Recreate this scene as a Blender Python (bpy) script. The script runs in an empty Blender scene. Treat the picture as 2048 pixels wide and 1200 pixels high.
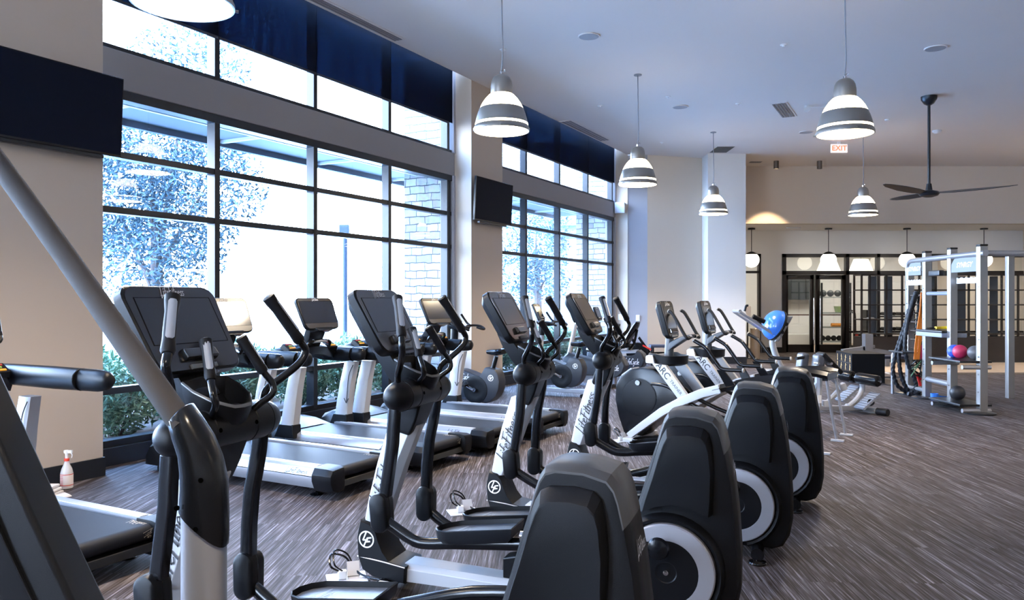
import bpy, bmesh, math, random
from mathutils import Vector, Matrix
PI = math.pi
SC = bpy.context.scene
COL = SC.collection
random.seed(7)

# ------------------------------------------------------------------ camera, world, exposure
CAMH = 1.575
cam = bpy.data.cameras.new('camera')
cam.lens = 27.246; cam.sensor_width = 36.0; cam.shift_y = -0.00098
cam.clip_start = 0.05; cam.clip_end = 300
camo = bpy.data.objects.new('camera', cam); COL.objects.link(camo)
camo.location = (0, 0, CAMH); camo.rotation_euler = (PI/2, 0, 0)
SC.camera = camo

SC.view_settings.view_transform = 'Standard'
SC.view_settings.look = 'None'
SC.view_settings.gamma = 1.0
SC.view_settings.exposure = 0.45
SC.view_settings.use_curve_mapping = False
SC.cycles.use_denoising = True
SC.cycles.max_bounces = 9
SC.cycles.diffuse_bounces = 5
SC.cycles.glossy_bounces = 4
SC.cycles.transparent_max_bounces = 12
SC.cycles.sample_clamp_indirect = 8.0
SC.cycles.caustics_reflective = False
SC.cycles.caustics_refractive = False

world = bpy.data.worlds.new('world'); SC.world = world
world.use_nodes = True
wn = world.node_tree.nodes; wl = world.node_tree.links
bg = wn['Background']
SKY_UP = (0.20, 0.46, 1.0, 1)
SKY_LOW = (0.69, 0.82, 1.0, 1)
tc = wn.new('ShaderNodeTexCoord'); sp = wn.new('ShaderNodeSeparateXYZ'); rp = wn.new('ShaderNodeValToRGB')
wl.new(tc.outputs['Generated'], sp.inputs[0]); wl.new(sp.outputs['Z'], rp.inputs[0])
rp.color_ramp.elements[0].position = 0.02; rp.color_ramp.elements[0].color = SKY_LOW
rp.color_ramp.elements[1].position = 0.75; rp.color_ramp.elements[1].color = SKY_UP
wl.new(rp.outputs['Color'], bg.inputs['Color'])
bg.inputs['Strength'].default_value = 34.0

# ------------------------------------------------------------------ frames taken from the room
ND = Vector((-.8809, .4734, 0)); DD = Vector((.4734, .8809, 0))     # towards the window wall, along it
P0 = Vector((-3.65, 6.915, 0))                                       # foot of the first column
def wp(t, d, z=0.0): return P0 + DD*t + ND*d + Vector((0, 0, z))
CEIL = 5.105

# ------------------------------------------------------------------ materials
MATS = {}
def nodes(m): return m.node_tree.nodes, m.node_tree.links
def mat(name, col, rough=.5, metal=0.0, bump=0.0, bscale=600.0, spec=.5, coat=0.0, emit=None, estr=0.0, vary=0.0, vscale=8.0, alpha=None):
    if name in MATS: return MATS[name]
    m = bpy.data.materials.new(name); m.use_nodes = True
    n, l = nodes(m); b = n['Principled BSDF']
    b.inputs['Base Color'].default_value = (*col, 1)
    b.inputs['Roughness'].default_value = rough
    b.inputs['Metallic'].default_value = metal
    b.inputs['Specular IOR Level'].default_value = spec
    b.inputs['Coat Weight'].default_value = coat
    if coat > .9: b.inputs['Coat IOR'].default_value = 1.5; b.inputs['Coat Roughness'].default_value = .12
    if emit: b.inputs['Emission Color'].default_value = (*emit, 1); b.inputs['Emission Strength'].default_value = estr
    t = n.new('ShaderNodeTexCoord')
    if bump > 0:
        ns = n.new('ShaderNodeTexNoise'); ns.inputs['Scale'].default_value = bscale; ns.inputs['Detail'].default_value = 2
        bp = n.new('ShaderNodeBump'); bp.inputs['Strength'].default_value = bump; bp.inputs['Distance'].default_value = .002
        l.new(t.outputs['Object'], ns.inputs['Vector']); l.new(ns.outputs['Fac'], bp.inputs['Height']); l.new(bp.outputs['Normal'], b.inputs['Normal'])
    if vary > 0:
        ns = n.new('ShaderNodeTexNoise'); ns.inputs['Scale'].default_value = vscale; ns.inputs['Detail'].default_value = 4
        mx = n.new('ShaderNodeMix'); mx.data_type = 'RGBA'
        mx.inputs['A'].default_value = (*[c*(1-vary) for c in col], 1); mx.inputs['B'].default_value = (*[min(1, c*(1+vary)) for c in col], 1)
        l.new(t.outputs['Object'], ns.inputs['Vector']); l.new(ns.outputs['Fac'], mx.inputs['Factor']); l.new(mx.outputs['Result'], b.inputs['Base Color'])
    MATS[name] = m
    return m

def carpet_mat():
    m = bpy.data.materials.new('carpet_planks'); m.use_nodes = True; n, l = nodes(m); b = n['Principled BSDF']
    b.inputs['Roughness'].default_value = .65; b.inputs['Specular IOR Level'].default_value = .22
    t = n.new('ShaderNodeTexCoord')
    mp = n.new('ShaderNodeMapping'); mp.inputs['Rotation'].default_value = (0, 0, math.radians(90+2.0)); l.new(t.outputs['Object'], mp.inputs['Vector'])
    br = n.new('ShaderNodeTexBrick'); br.inputs['Scale'].default_value = 1.0; br.inputs['Brick Width'].default_value = 1.0; br.inputs['Row Height'].default_value = .25
    br.inputs['Mortar Size'].default_value = 0.0; br.inputs['Color1'].default_value = (0, 0, 0, 1); br.inputs['Color2'].default_value = (1, 1, 1, 1); br.offset = .37; br.inputs['Bias'].default_value = 0
    l.new(mp.outputs[0], br.inputs['Vector'])
    cb = n.new('ShaderNodeVectorMath'); cb.operation = 'MULTIPLY_ADD'; cb.inputs[1].default_value = (7.3, 3.1, 5.9)
    l.new(br.outputs['Color'], cb.inputs[0]); l.new(mp.outputs[0], cb.inputs[2])
    outs = []
    for sx, sy, det in ((2.2, 95, 3), (.9, 24, 3), (7.0, 210, 2)):
        mm = n.new('ShaderNodeMapping'); mm.inputs['Scale'].default_value = (sx, sy, 1); l.new(cb.outputs[0], mm.inputs['Vector'])
        ns = n.new('ShaderNodeTexNoise'); ns.inputs['Scale'].default_value = 1; ns.inputs['Detail'].default_value = det; ns.inputs['Roughness'].default_value = .6
        l.new(mm.outputs[0], ns.inputs['Vector']); outs.append(ns.outputs['Fac'])
    a1 = n.new('ShaderNodeMath'); a1.operation = 'MULTIPLY'; a1.inputs[1].default_value = .55; l.new(outs[0], a1.inputs[0])
    a2 = n.new('ShaderNodeMath'); a2.operation = 'MULTIPLY_ADD'; a2.inputs[1].default_value = .35; l.new(outs[1], a2.inputs[0]); l.new(a1.outputs[0], a2.inputs[2])
    a3 = n.new('ShaderNodeMath'); a3.operation = 'MULTIPLY_ADD'; a3.inputs[1].default_value = .22; l.new(outs[2], a3.inputs[0]); l.new(a2.outputs[0], a3.inputs[2])
    r = n.new('ShaderNodeValToRGB'); e = r.color_ramp.elements
    e[0].position = .42; e[0].color = (.018, .013, .011, 1); e[1].position = .74; e[1].color = (.33, .305, .345, 1)
    x = e.new(.52); x.color = (.038, .028, .024, 1)
    x = e.new(.61); x.color = (.092, .080, .084, 1)
    l.new(a3.outputs[0], r.inputs[0]); l.new(r.outputs[0], b.inputs['Base Color'])
    bp = n.new('ShaderNodeBump'); bp.inputs['Strength'].default_value = .35; bp.inputs['Distance'].default_value = .004
    l.new(outs[2], bp.inputs['Height']); l.new(bp.outputs[0], b.inputs['Normal'])
    return m

def stone_mat():
    m = bpy.data.materials.new('stacked_stone'); m.use_nodes = True; n, l = nodes(m); b = n['Principled BSDF']
    b.inputs['Roughness'].default_value = .9
    t = n.new('ShaderNodeTexCoord')
    # vertical faces: use x+y as the run and z as the rise
    s = n.new('ShaderNodeSeparateXYZ'); l.new(t.outputs['Object'], s.inputs[0])
    ad = n.new('ShaderNodeMath'); ad.operation = 'SUBTRACT'; l.new(s.outputs['X'], ad.inputs[0]); l.new(s.outputs['Y'], ad.inputs[1])
    c = n.new('ShaderNodeCombineXYZ'); l.new(ad.outputs[0], c.inputs['X']); l.new(s.outputs['Z'], c.inputs['Y'])
    nz = n.new('ShaderNodeTexNoise'); nz.inputs['Scale'].default_value = 5; l.new(t.outputs['Object'], nz.inputs['Vector'])
    vm = n.new('ShaderNodeVectorMath'); vm.operation = 'MULTIPLY_ADD'; vm.inputs[1].default_value = (.07, .05, 0); l.new(nz.outputs['Color'], vm.inputs[0]); l.new(c.outputs[0], vm.inputs[2])
    br = n.new('ShaderNodeTexBrick'); br.inputs['Scale'].default_value = 1; br.inputs['Brick Width'].default_value = .42; br.inputs['Row Height'].default_value = .13
    br.inputs['Mortar Size'].default_value = .008; br.inputs['Color1'].default_value = (.34, .33, .33, 1); br.inputs['Color2'].default_value = (.62, .60, .58, 1); br.inputs['Mortar'].default_value = (.09, .09, .10, 1)
    br.squash = .7; br.squash_frequency = 3; br.offset = .43
    l.new(vm.outputs[0], br.inputs['Vector'])
    n2 = n.new('ShaderNodeTexNoise'); n2.inputs['Scale'].default_value = 14; n2.inputs['Detail'].default_value = 6; l.new(t.outputs['Object'], n2.inputs['Vector'])
    mx = n.new('ShaderNodeMix'); mx.data_type = 'RGBA'; mx.blend_type = 'MULTIPLY'; mx.inputs['Factor'].default_value = .45
    l.new(br.outputs['Color'], mx.inputs['A']); l.new(n2.outputs['Color'], mx.inputs['B']); l.new(mx.outputs['Result'], b.inputs['Base Color'])
    bp = n.new('ShaderNodeBump'); bp.inputs['Strength'].default_value = .8; bp.inputs['Distance'].default_value = .03; l.new(br.outputs['Color'], bp.inputs['Height']); l.new(bp.outputs[0], b.inputs['Normal'])
    return m

def glass_mat(name, tint=(1, 1, 1), ior=1.5, extra=0.0, rough=0.0):
    m = bpy.data.materials.new(name); m.use_nodes = True; n, l = nodes(m)
    n.remove(n['Principled BSDF']); o = n['Material Output']
    tr = n.new('ShaderNodeBsdfTransparent'); tr.inputs[0].default_value = (*tint, 1)
    gl = n.new('ShaderNodeBsdfGlossy'); gl.inputs['Roughness'].default_value = rough; gl.inputs['Color'].default_value = (1, 1, 1, 1)
    ge = n.new('ShaderNodeNewGeometry'); dt = n.new('ShaderNodeVectorMath'); dt.operation = 'DOT_PRODUCT'
    l.new(ge.outputs['Incoming'], dt.inputs[0]); l.new(ge.outputs['Normal'], dt.inputs[1])
    def mth(op, v=None, w=None):
        q = n.new('ShaderNodeMath'); q.operation = op
        for i_, x in enumerate((v, w)):
            if x is None: continue
            if isinstance(x, (int, float)): q.inputs[i_].default_value = x
            else: l.new(x, q.inputs[i_])
        return q.outputs[0]
    k = mth('POWER', mth('SUBTRACT', 1.0, mth('ABSOLUTE', dt.outputs['Value'])), 5.0)
    ma = mth('ADD', mth('MULTIPLY', k, .95), .022+extra)
    mx = n.new('ShaderNodeMixShader'); l.new(ma, mx.inputs[0]); l.new(tr.outputs[0], mx.inputs[1]); l.new(gl.outputs[0], mx.inputs[2]); l.new(mx.outputs[0], o.inputs['Surface'])
    return m

def blind_mat():
    m = bpy.data.materials.new('blind_screen'); m.use_nodes = True; n, l = nodes(m)
    b = n['Principled BSDF']; o = n['Material Output']
    b.inputs['Base Color'].default_value = (.006, .009, .016, 1); b.inputs['Roughness'].default_value = .9; b.inputs['Specular IOR Level'].default_value = .05
    t = n.new('ShaderNodeTexCoord'); ns = n.new('ShaderNodeTexNoise'); ns.inputs['Scale'].default_value = 1.0; ns.inputs['Detail'].default_value = 3
    mp = n.new('ShaderNodeMapping'); mp.inputs['Scale'].default_value = (40, 40, 1.2); l.new(t.outputs['Object'], mp.inputs[0]); l.new(mp.outputs[0], ns.inputs['Vector'])
    mr = n.new('ShaderNodeMapRange'); mr.inputs['From Min'].default_value = .3; mr.inputs['From Max'].default_value = .75; mr.inputs['To Min'].default_value = .02; mr.inputs['To Max'].default_value = .045
    l.new(ns.outputs['Fac'], mr.inputs['Value'])
    tr = n.new('ShaderNodeBsdfTransparent'); tr.inputs[0].default_value = (.25, .55, 1, 1); mx = n.new('ShaderNodeMixShader')
    l.new(mr.outputs[0], mx.inputs[0]); l.new(b.outputs[0], mx.inputs[1]); l.new(tr.outputs[0], mx.inputs[2]); l.new(mx.outputs[0], o.inputs['Surface'])
    return m

BLK = mat('black_plastic', (.006, .0065, .008), .32, bump=.25, bscale=900, spec=.18)
BLKS = mat('black_gloss_plastic', (.005, .0055, .007), .22, spec=.32)
SHR = mat('textured_charcoal_shell', (.0065, .007, .0085), .36, bump=.35, bscale=700, spec=.13)
CAPM = mat('grey_shell_cap', (.040, .039, .040), .36, bump=.15, bscale=700)
TUBE = mat('black_painted_tube', (.004, .0045, .006), .2, spec=.4, coat=.0)
GRIP = mat('rubber_grip', (.007, .007, .009), .5, bump=.3, bscale=1200, spec=.25)
SILV = mat('silver_paint', (.37, .375, .40), .32, metal=.6)
SILVL = mat('pale_silver_paint', (.45, .455, .475), .35, metal=.15)
SENS = mat('brushed_sensor_plate', (.62, .61, .60), .3, metal=.8)
RING = mat('grey_disc_ring', (.30, .30, .33), .4, metal=.2)
CHR = mat('chrome', (.8, .8, .82), .12, metal=1.0)
WHT = mat('white_plastic', (.80, .80, .80), .4)
LOGOW = mat('logo_white', (.85, .85, .86), .5)
LOGOB = mat('logo_black', (.02, .02, .025), .5)
BELT = mat('treadmill_belt', (.012, .0135, .018), .5, bump=.4, bscale=500, spec=.2)
SCRN = mat('dark_screen', (.006, .006, .007), .15, spec=.4, coat=1.0)
SCRB = mat('console_face', (.009, .0085, .0085), .22, spec=.4, coat=.95)
METB = mat('black_frame_metal', (.012, .014, .018), .35, metal=.2)
WALLW = mat('wall_paint_warm', (.60, .52, .44), .75, bump=.08, bscale=180)
WALLG = mat('wall_paint_grey', (.30, .28, .28), .75, bump=.08, bscale=180)
WALLL = mat('wall_paint_pale', (.70, .68, .66), .75, bump=.08, bscale=180)
CEILM = mat('ceiling_paint', (.73, .68, .64), .7, bump=.05, bscale=120, vary=.03, vscale=.6)
BASEB = mat('black_baseboard', (.010, .012, .016), .4)
WOODD = mat('dark_wood', (.011, .0075, .006), .4, vary=.3, vscale=30)
WOODL = mat('pale_wood', (.45, .35, .26), .5, vary=.2, vscale=12)
CARP = carpet_mat()
GLASS = glass_mat('window_glass', (.96, .98, 1.0), 1.5)
GLASSI = glass_mat('interior_glass', (.93, .95, .94), 1.5, .03)
LAMPON = mat('lamp_lens', (1, .95, .85), .5, emit=(1.0, .80, .52), estr=16)
LAMPBAND = mat('lamp_glow_band', (1, .95, .85), .5, emit=(1.0, .82, .56), estr=9)
GLOBE = mat('opal_globe', (1, 1, 1), .4, emit=(1, .93, .80), estr=3.2)
ALU = mat('spun_aluminium', (.30, .28, .26), .36, metal=.8)

# ------------------------------------------------------------------ mesh helpers
class MB:
    """collects shapes in one mesh; flip=True for machine coordinates (forward, lateral, up) -> x, -y, z"""
    def __init__(s, flip=False): s.bm = bmesh.new(); s.flip = flip
    def face(s, pts):
        vs = [s.bm.verts.new(p) for p in pts]
        return s.bm.faces.new(vs)
    def loft(s, rings, cap=True, close=True):
        R = [[s.bm.verts.new(p) for p in r] for r in rings]
        n = len(R[0])
        for i in range(len(R)-1):
            for j in range(n if close else n-1):
                k = (j+1) % n
                try: s.bm.faces.new((R[i][j], R[i][k], R[i+1][k], R[i+1][j]))
                except ValueError: pass
        if cap:
            s.bm.faces.new(R[0][::-1]); s.bm.faces.new(R[-1])
        return s
    def box(s, x0, x1, y0, y1, z0, z1):
        return s.loft([[(x0, y0, z0), (x1, y0, z0), (x1, y1, z0), (x0, y1, z0)], [(x0, y0, z1), (x1, y0, z1), (x1, y1, z1), (x0, y1, z1)]])
    def obox(s, c, ax, ay, az):
        """box from centre and three half-axis vectors"""
        c = Vector(c); ax = Vector(ax); ay = Vector(ay); az = Vector(az)
        q = lambda k: [c-ax-ay+k*az, c+ax-ay+k*az, c+ax+ay+k*az, c-ax+ay+k*az]
        return s.loft([q(-1), q(1)])
    def prism(s, pts, l0, l1):
        """profile in (x,z) extruded along y"""
        return s.loft([[(x, l0, z) for x, z in pts], [(x, l1, z) for x, z in pts]])
    def prism_z(s, pts, z0, z1): return s.loft([[(x, y, z0) for x, y in pts], [(x, y, z1) for x, y in pts]])
    def tube(s, pts, r, n=10, smooth=4, sy=1.0, closed=False, cap=True):
        P = [Vector(p) for p in pts]
        rr = list(r) if isinstance(r, (list, tuple)) else [r]*len(P)
        if smooth and len(P) > 2:
            Q = []; RR = []
            N = len(P)
            rng = range(N) if closed else range(N-1)
            for i in rng:
                g = lambda k: P[k % N] if closed else P[max(0, min(N-1, k))]
                p0, p1, p2, p3 = g(i-1), g(i), g(i+1), g(i+2)
                for k in range(smooth):
                    t = k/smooth
                    Q.append(.5*((2*p1)+(-p0+p2)*t+(2*p0-5*p1+4*p2-p3)*t*t+(-p0+3*p1-3*p2+p3)*t**3))
                    RR.append(rr[i]*(1-t)+rr[(i+1) % N]*t)
            if not closed: Q.append(P[-1]); RR.append(rr[-1])
            P, rr = Q, RR
        N = len(P)
        tan = []
        for i in range(N):
            if closed: v = P[(i+1) % N]-P[i-1]
            else: v = P[min(N-1, i+1)]-P[max(0, i-1)]
            tan.append(v.normalized())
        up = Vector((0, 1, 0)) if abs(tan[0].y) < .9 else Vector((0, 0, 1))
        u = (up-tan[0]*up.dot(tan[0])).normalized()
        rings = []
        for i in range(N):
            u = (u-tan[i]*u.dot(tan[i])).normalized(); v = tan[i].cross(u)
            rings.append([P[i]+u*math.cos(a)*rr[i]*sy+v*math.sin(a)*rr[i] for a in [2*PI*k/n for k in range(n)]])
        if closed: rings.append(rings[0]); 
        return s.loft(rings, cap=cap and not closed)
    def lathe(s, prof, c, ax=(0, 0, 1), n=28, cap=True):
        """prof: list of (radius, height) along axis ax from centre c"""
        ax = Vector(ax).normalized(); c = Vector(c)
        u = ax.orthogonal().normalized(); v = ax.cross(u)
        rings = [[c+ax*h+(u*math.cos(a)+v*math.sin(a))*max(r, .0004) for a in [2*PI*k/n for k in range(n)]] for r, h in prof]
        return s.loft(rings, cap=cap)
    def cyl(s, p, q, r, n=16, r2=None):
        p = Vector(p); q = Vector(q); d = q-p
        return s.lathe([(r, 0), (r2 if r2 is not None else r, d.length)], p, d, n)
    def ball(s, c, r, n=14, m=10):
        rx, ry, rz = r if isinstance(r, (tuple, list)) else (r, r, r); c = Vector(c)
        rings = []
        for i in range(m+1):
            f = -PI/2+PI*i/m; k = max(math.cos(f), .01)
            rings.append([(c.x+rx*k*math.cos(2*PI*j/n), c.y+ry*k*math.sin(2*PI*j/n), c.z+rz*math.sin(f)) for j in range(n)])
        return s.loft(rings)
    def build(s, name, m, parent=None, bevel=0.0, segs=2, ang=32, loc=None, recalc=True):
        bm = s.bm
        bmesh.ops.remove_doubles(bm, verts=bm.verts, dist=1e-5)
        bm.normal_update()
        if recalc: bmesh.ops.recalc_face_normals(bm, faces=bm.faces)
        if bevel > 0:
            ee = [e for e in bm.edges if len(e.link_faces) == 2 and e.calc_face_angle(0) > math.radians(28)]
            bmesh.ops.bevel(bm, geom=ee, offset=bevel, segments=segs, affect='EDGES', profile=.5, clamp_overlap=True)
        if s.flip:
            for v in bm.verts: v.co.y = -v.co.y
            bmesh.ops.reverse_faces(bm, faces=bm.faces)
        a = math.radians(ang)
        for f in bm.faces: f.smooth = True
        for e in bm.edges:
            if len(e.link_faces) == 2 and e.calc_face_angle(0) > a: e.smooth = False
        me = bpy.data.meshes.new(name); bm.to_mesh(me); bm.free()
        me.materials.append(m)
        o = bpy.data.objects.new(name, me); COL.objects.link(o)
        if bevel > 0: w_ = o.modifiers.new('face_normals', 'WEIGHTED_NORMAL'); w_.keep_sharp = True
        if parent is not None: o.parent = parent
        if loc is not None: o.location = loc
        return o
def F(): return MB(flip=True)

def tag(o, label=None, cat=None, group=None, kind=None):
    if label: o['label'] = label
    if cat: o['category'] = cat
    if group: o['group'] = group
    if kind: o['kind'] = kind
    return o
def thing(name, label, cat, loc=(0, 0, 0), rotz=0.0, group=None):
    o = bpy.data.objects.new(name, None); COL.objects.link(o)
    o.location = loc; o.rotation_euler = (0, 0, rotz); o.empty_display_size = .1
    return tag(o, label, cat, group)
def copy_tree(o, parent=None):
    c = o.copy(); COL.objects.link(c)
    if parent is not None: c.parent = parent
    for ch in [x for x in CH.get(o.name, [])]: copy_tree(ch, c)
    return c
CH = {}
def index_children(o):
    CH.clear()
    for x in bpy.data.objects:
        if x.parent: CH.setdefault(x.parent.name, []).append(x)
def dup(o, loc, label, rotz=None, group=None):
    index_children(o); c = copy_tree(o); c.location = loc
    if rotz is not None: c.rotation_euler = (0, 0, rotz)
    c['label'] = label
    if group: c['group'] = group
    return c
def struct(name, mb, m, parent=None, **k):
    o = mb.build(name, m, parent, **k)
    if parent is None: o['kind'] = 'structure'
    return o
def child_struct(name, label=None):
    o = bpy.data.objects.new(name, None); COL.objects.link(o); o['kind'] = 'structure'; return o

# ---- writing: hand drawn stroke letters and plain text
STROKES = {
 'L': ([[(.20, 1.05), (.02, -.22)], [(.02, -.22), (.30, .06)], [(-.02, .02), (.34, .10)]], .34),
 'i': ([[(.08, .50), (.02, .02), (.12, .08)], [(.12, .66), (.13, .72)]], .17),
 'f': ([[(.28, .88), (.18, .95), (.02, -.05)], [(.00, .46), (.24, .50)]], .24),
 'e': ([[(.02, .24), (.22, .36), (.16, .50), (.05, .40), (.02, .14), (.12, .02), (.26, .12)]], .28),
 'F': ([[(.16, .95), (.02, -.15)], [(.02, .90), (.46, .98)], [(.02, .48), (.30, .54)]], .36),
 't': ([[(.14, .86), (.02, .06), (.14, .04)], [(-.04, .56), (.24, .62)]], .20),
 'n': ([[(.04, .50), (.0, .0)], [(.02, .30), (.16, .50), (.22, .42), (.20, .02)]], .28),
 's': ([[(.22, .48), (.08, .46), (.04, .36), (.18, .20), (.12, .04), (-.02, .06)]], .24),
 'C': ([[(.36, .84), (.20, .95), (.04, .60), (.04, .20), (.18, .0), (.36, .14)]], .40),
 'y': ([[(.02, .50), (.06, .12), (.20, .10)], [(.24, .50), (.10, -.30), (-.04, -.20)]], .27),
 'c': ([[(.22, .46), (.10, .50), (.02, .24), (.10, .02), (.24, .10)]], .26),
 'l': ([[(.14, .95), (.04, .04), (.14, .06)]], .17),
 ' ': ([], .12),
}
TXT = {}
def ribbon(bm, p, q, w, z=0.0):
    p = Vector((p[0], p[1], 0)); q = Vector((q[0], q[1], 0)); d = (q-p)
    if d.length < 1e-6: return
    d.normalize(); k = Vector((-d.y, d.x, 0))*w*.5; p2 = p-d*w*.3; q2 = q+d*w*.3
    v = [bm.verts.new(x+Vector((0, 0, z))) for x in (p2-k, q2-k, q2+k, p2+k)]
    bm.faces.new(v)
def script_mesh(word):
    key = 'scr'+word
    if key in TXT: return TXT[key]
    bm = bmesh.new(); x = 0
    for c in word:
        st, adv = STROKES[c]
        for ln in st:
            for a, b in zip(ln, ln[1:]):
                ribbon(bm, (x+a[0]+a[1]*.12, a[1]), (x+b[0]+b[1]*.12, b[1]), .066)
        x += adv
    for v in bm.verts: v.co.x -= x/2; v.co.y -= .45
    me = bpy.data.meshes.new('script_logo'); bm.to_mesh(me); bm.free(); TXT[key] = me; me['w'] = x
    return me
def text_mesh(word, shear=0.0, bold=0.0):
    key = word+str(shear)+str(bold)
    if key in TXT: return TXT[key]
    cu = bpy.data.curves.new('t', 'FONT'); cu.body = word; cu.size = 1.0; cu.shear = shear; cu.offset = bold
    cu.align_x = 'CENTER'; cu.align_y = 'CENTER'; cu.resolution_u = 3
    ob = bpy.data.objects.new('t', cu); COL.objects.link(ob)
    dg = bpy.context.evaluated_depsgraph_get(); dg.update()
    me = bpy.data.meshes.new_from_object(ob.evaluated_get(dg))
    bpy.data.objects.remove(ob); bpy.data.curves.remove(cu)
    TXT[key] = me
    return me
def lf_mesh():
    if 'lf' in TXT: return TXT['lf']
    bm = bmesh.new(); n = 28
    for k in range(n):
        a, b = 2*PI*k/n, 2*PI*(k+1)/n
        bm.faces.new([bm.verts.new((r*math.cos(t), r*math.sin(t), 0)) for r, t in ((.42, a), (.5, a), (.5, b), (.42, b))])
    for p, q in (((-.02, .40), (-.22, -.05)), ((-.22, -.05), (.08, -.02)), ((.30, .12), (.06, .08)), ((.06, .08), (-.16, -.38)), ((.22, -.10), (.0, -.14))):
        ribbon(bm, p, q, .085)
    me = bpy.data.meshes.new('roundel_logo'); bm.to_mesh(me); bm.free(); TXT['lf'] = me
    return me
def place(me, name, m, parent, o, right, up, size, flip=True, sx=1.0):
    """flat mark: origin, reading direction and up direction"""
    c = (lambda v: Vector((v[0], -v[1], v[2]))) if flip else (lambda v: Vector(v))
    r = c(right).normalized(); u = c(up); u = (u-r*u.dot(r)).normalized(); w = r.cross(u)
    M = Matrix((r*size*sx, u*size, w*size)).transposed().to_4x4(); M.translation = c(o)
    me2 = me.copy(); me2.transform(M); me2.materials.clear(); me2.materials.append(m)
    ob = bpy.data.objects.new(name, me2); COL.objects.link(ob); ob.parent = parent
    return ob
# ================================================================== THE ROOM
def tdbox(mb, t0, t1, d0, d1, z0, z1):
    mb.loft([[wp(t0, d0, z0), wp(t1, d0, z0), wp(t1, d1, z0), wp(t0, d1, z0)], [wp(t0, d0, z1), wp(t1, d0, z1), wp(t1, d1, z1), wp(t0, d1, z1)]])
    return mb
XR = 15.0; YB = 22.75
# floor
mb = MB(); fl = [wp(-14, .5), wp(13.75, .5), (3.2, 19.3), (5.6, 23.0), (5.6, 27.5), (XR+.2, 27.5), (XR+.2, -7), (-6, -7)]
mb.prism_z([(p[0], p[1]) for p in fl], -.1, 0.0)
struct('floor', mb, CARP)
# ceiling of the hall, its edge stops at the face of the columns
mb = MB(); a = wp(-14, 0); b = wp(13.69, 0)
mb.prism_z([(a.x, a.y), (b.x, b.y), (3.34, 19.02), (4.77, 19.6), (4.77, 20.7), (XR+.2, 20.7), (XR+.2, -7), (-6, -7)], CEIL, CEIL+.25)
struct('ceiling', mb, CEILM)
# pocket over the blinds
mb = MB(); tdbox(mb, -14, 13.8, -.05, .6, CEIL+.35, CEIL+.45)
struct('ceiling_blind_pocket', mb, WALLG)
# window wall: three bays between columns
BAYS = [(-7.363, -1.037), (0.0, 6.326), (7.363, 13.69)]
COLS = [(-8.4, -7.363), (-1.037, 0.0), (6.326, 7.363), (13.69, 14.3)]
cw = MB(); cg = MB()
for k, (t0, t1) in enumerate(COLS):
    if k < 3: tdbox(cw, t0, t1, 0, .55, 0, CEIL+.36)
    else: tdbox(cw, t0, t1, .0, .55, 0, CEIL+.36)
struct('wall_left_columns', cw, mat('column_paint', (.50, .42, .35), .75, bump=.08, bscale=180))
wb = MB()
for t0, t1 in BAYS: tdbox(wb, t0, t1, .315, .55, 3.58, 3.95)
tdbox(wb, -14, -8.4, .0, .5, 0, CEIL+.36)
struct('wall_left', wb, WALLG, bevel=.012)
ub = MB()
for t0, t1 in BAYS: tdbox(ub, t0, t1, .46, .55, 4.40, CEIL+.36)
#   (the clerestory glass reaches up behind the blinds)
ub.bm.free()
bb = MB()
for t0, t1 in BAYS: tdbox(bb, t0, t1, .30, .55, 0, .17)
struct('trim_1', bb, BASEB, bevel=.004)
bb = MB()
for t0, t1 in COLS[:3]: tdbox(bb, t0-.015, t1+.015, -.018, .30, 0, .165)
struct('baseboard_left', bb, BASEB, bevel=.003)

# windows
GRAB = [('window_3', BAYS[0]), ('window_1', BAYS[1]), ('window_2', BAYS[2])]
for nm, (t0, t1) in GRAB:
    w = child_struct(nm)
    L = t1-t0; e0, e1 = t0+.02, t1-.16; mull = [e0+(e1-e0)*k/4 for k in range(5)]
    fr = MB()
    tdbox(fr, t0, t1, .34, .46, .165, .235); tdbox(fr, t0, t1, .33, .47, 3.49, 3.59)
    tdbox(fr, t0, t1, .34, .46, 3.94, 3.995); tdbox(fr, t0, t1, .36, .46, CEIL+.2, CEIL+.36)
    for z in (.70, 2.425, 2.96): tdbox(fr, t0, t1, .345, .455, z-.032, z+.032)
    for k, m in enumerate(mull):
        wd = .035
        for z0, z1 in ((.2, 3.5), (3.96, CEIL+.3)):
            tdbox(fr, m-wd, m+wd, .335, .46, z0, z1)
    tdbox(fr, t1-.125, t1-.06, .36, .42, .2, 3.5)
    fo = fr.build('window_frame', METB, w, bevel=.004)
    # silvery reveal strip beside the frame
    g = MB(); tdbox(g, t0+.01, t1-.01, .405, .411, .22, 3.50); tdbox(g, t0+.01, t1-.01, .405, .411, 3.98, CEIL+.25)
    g.build('pane', GLASS, w)
    j = MB(); tdbox(j, t1-.055, t1, .30, .56, .0, 3.58); tdbox(j, t1-.055, t1, .30, .56, 3.95, CEIL+.3)
    j.build('jamb', mat('jamb_paint', (.42, .42, .46), .5), w)

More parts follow.
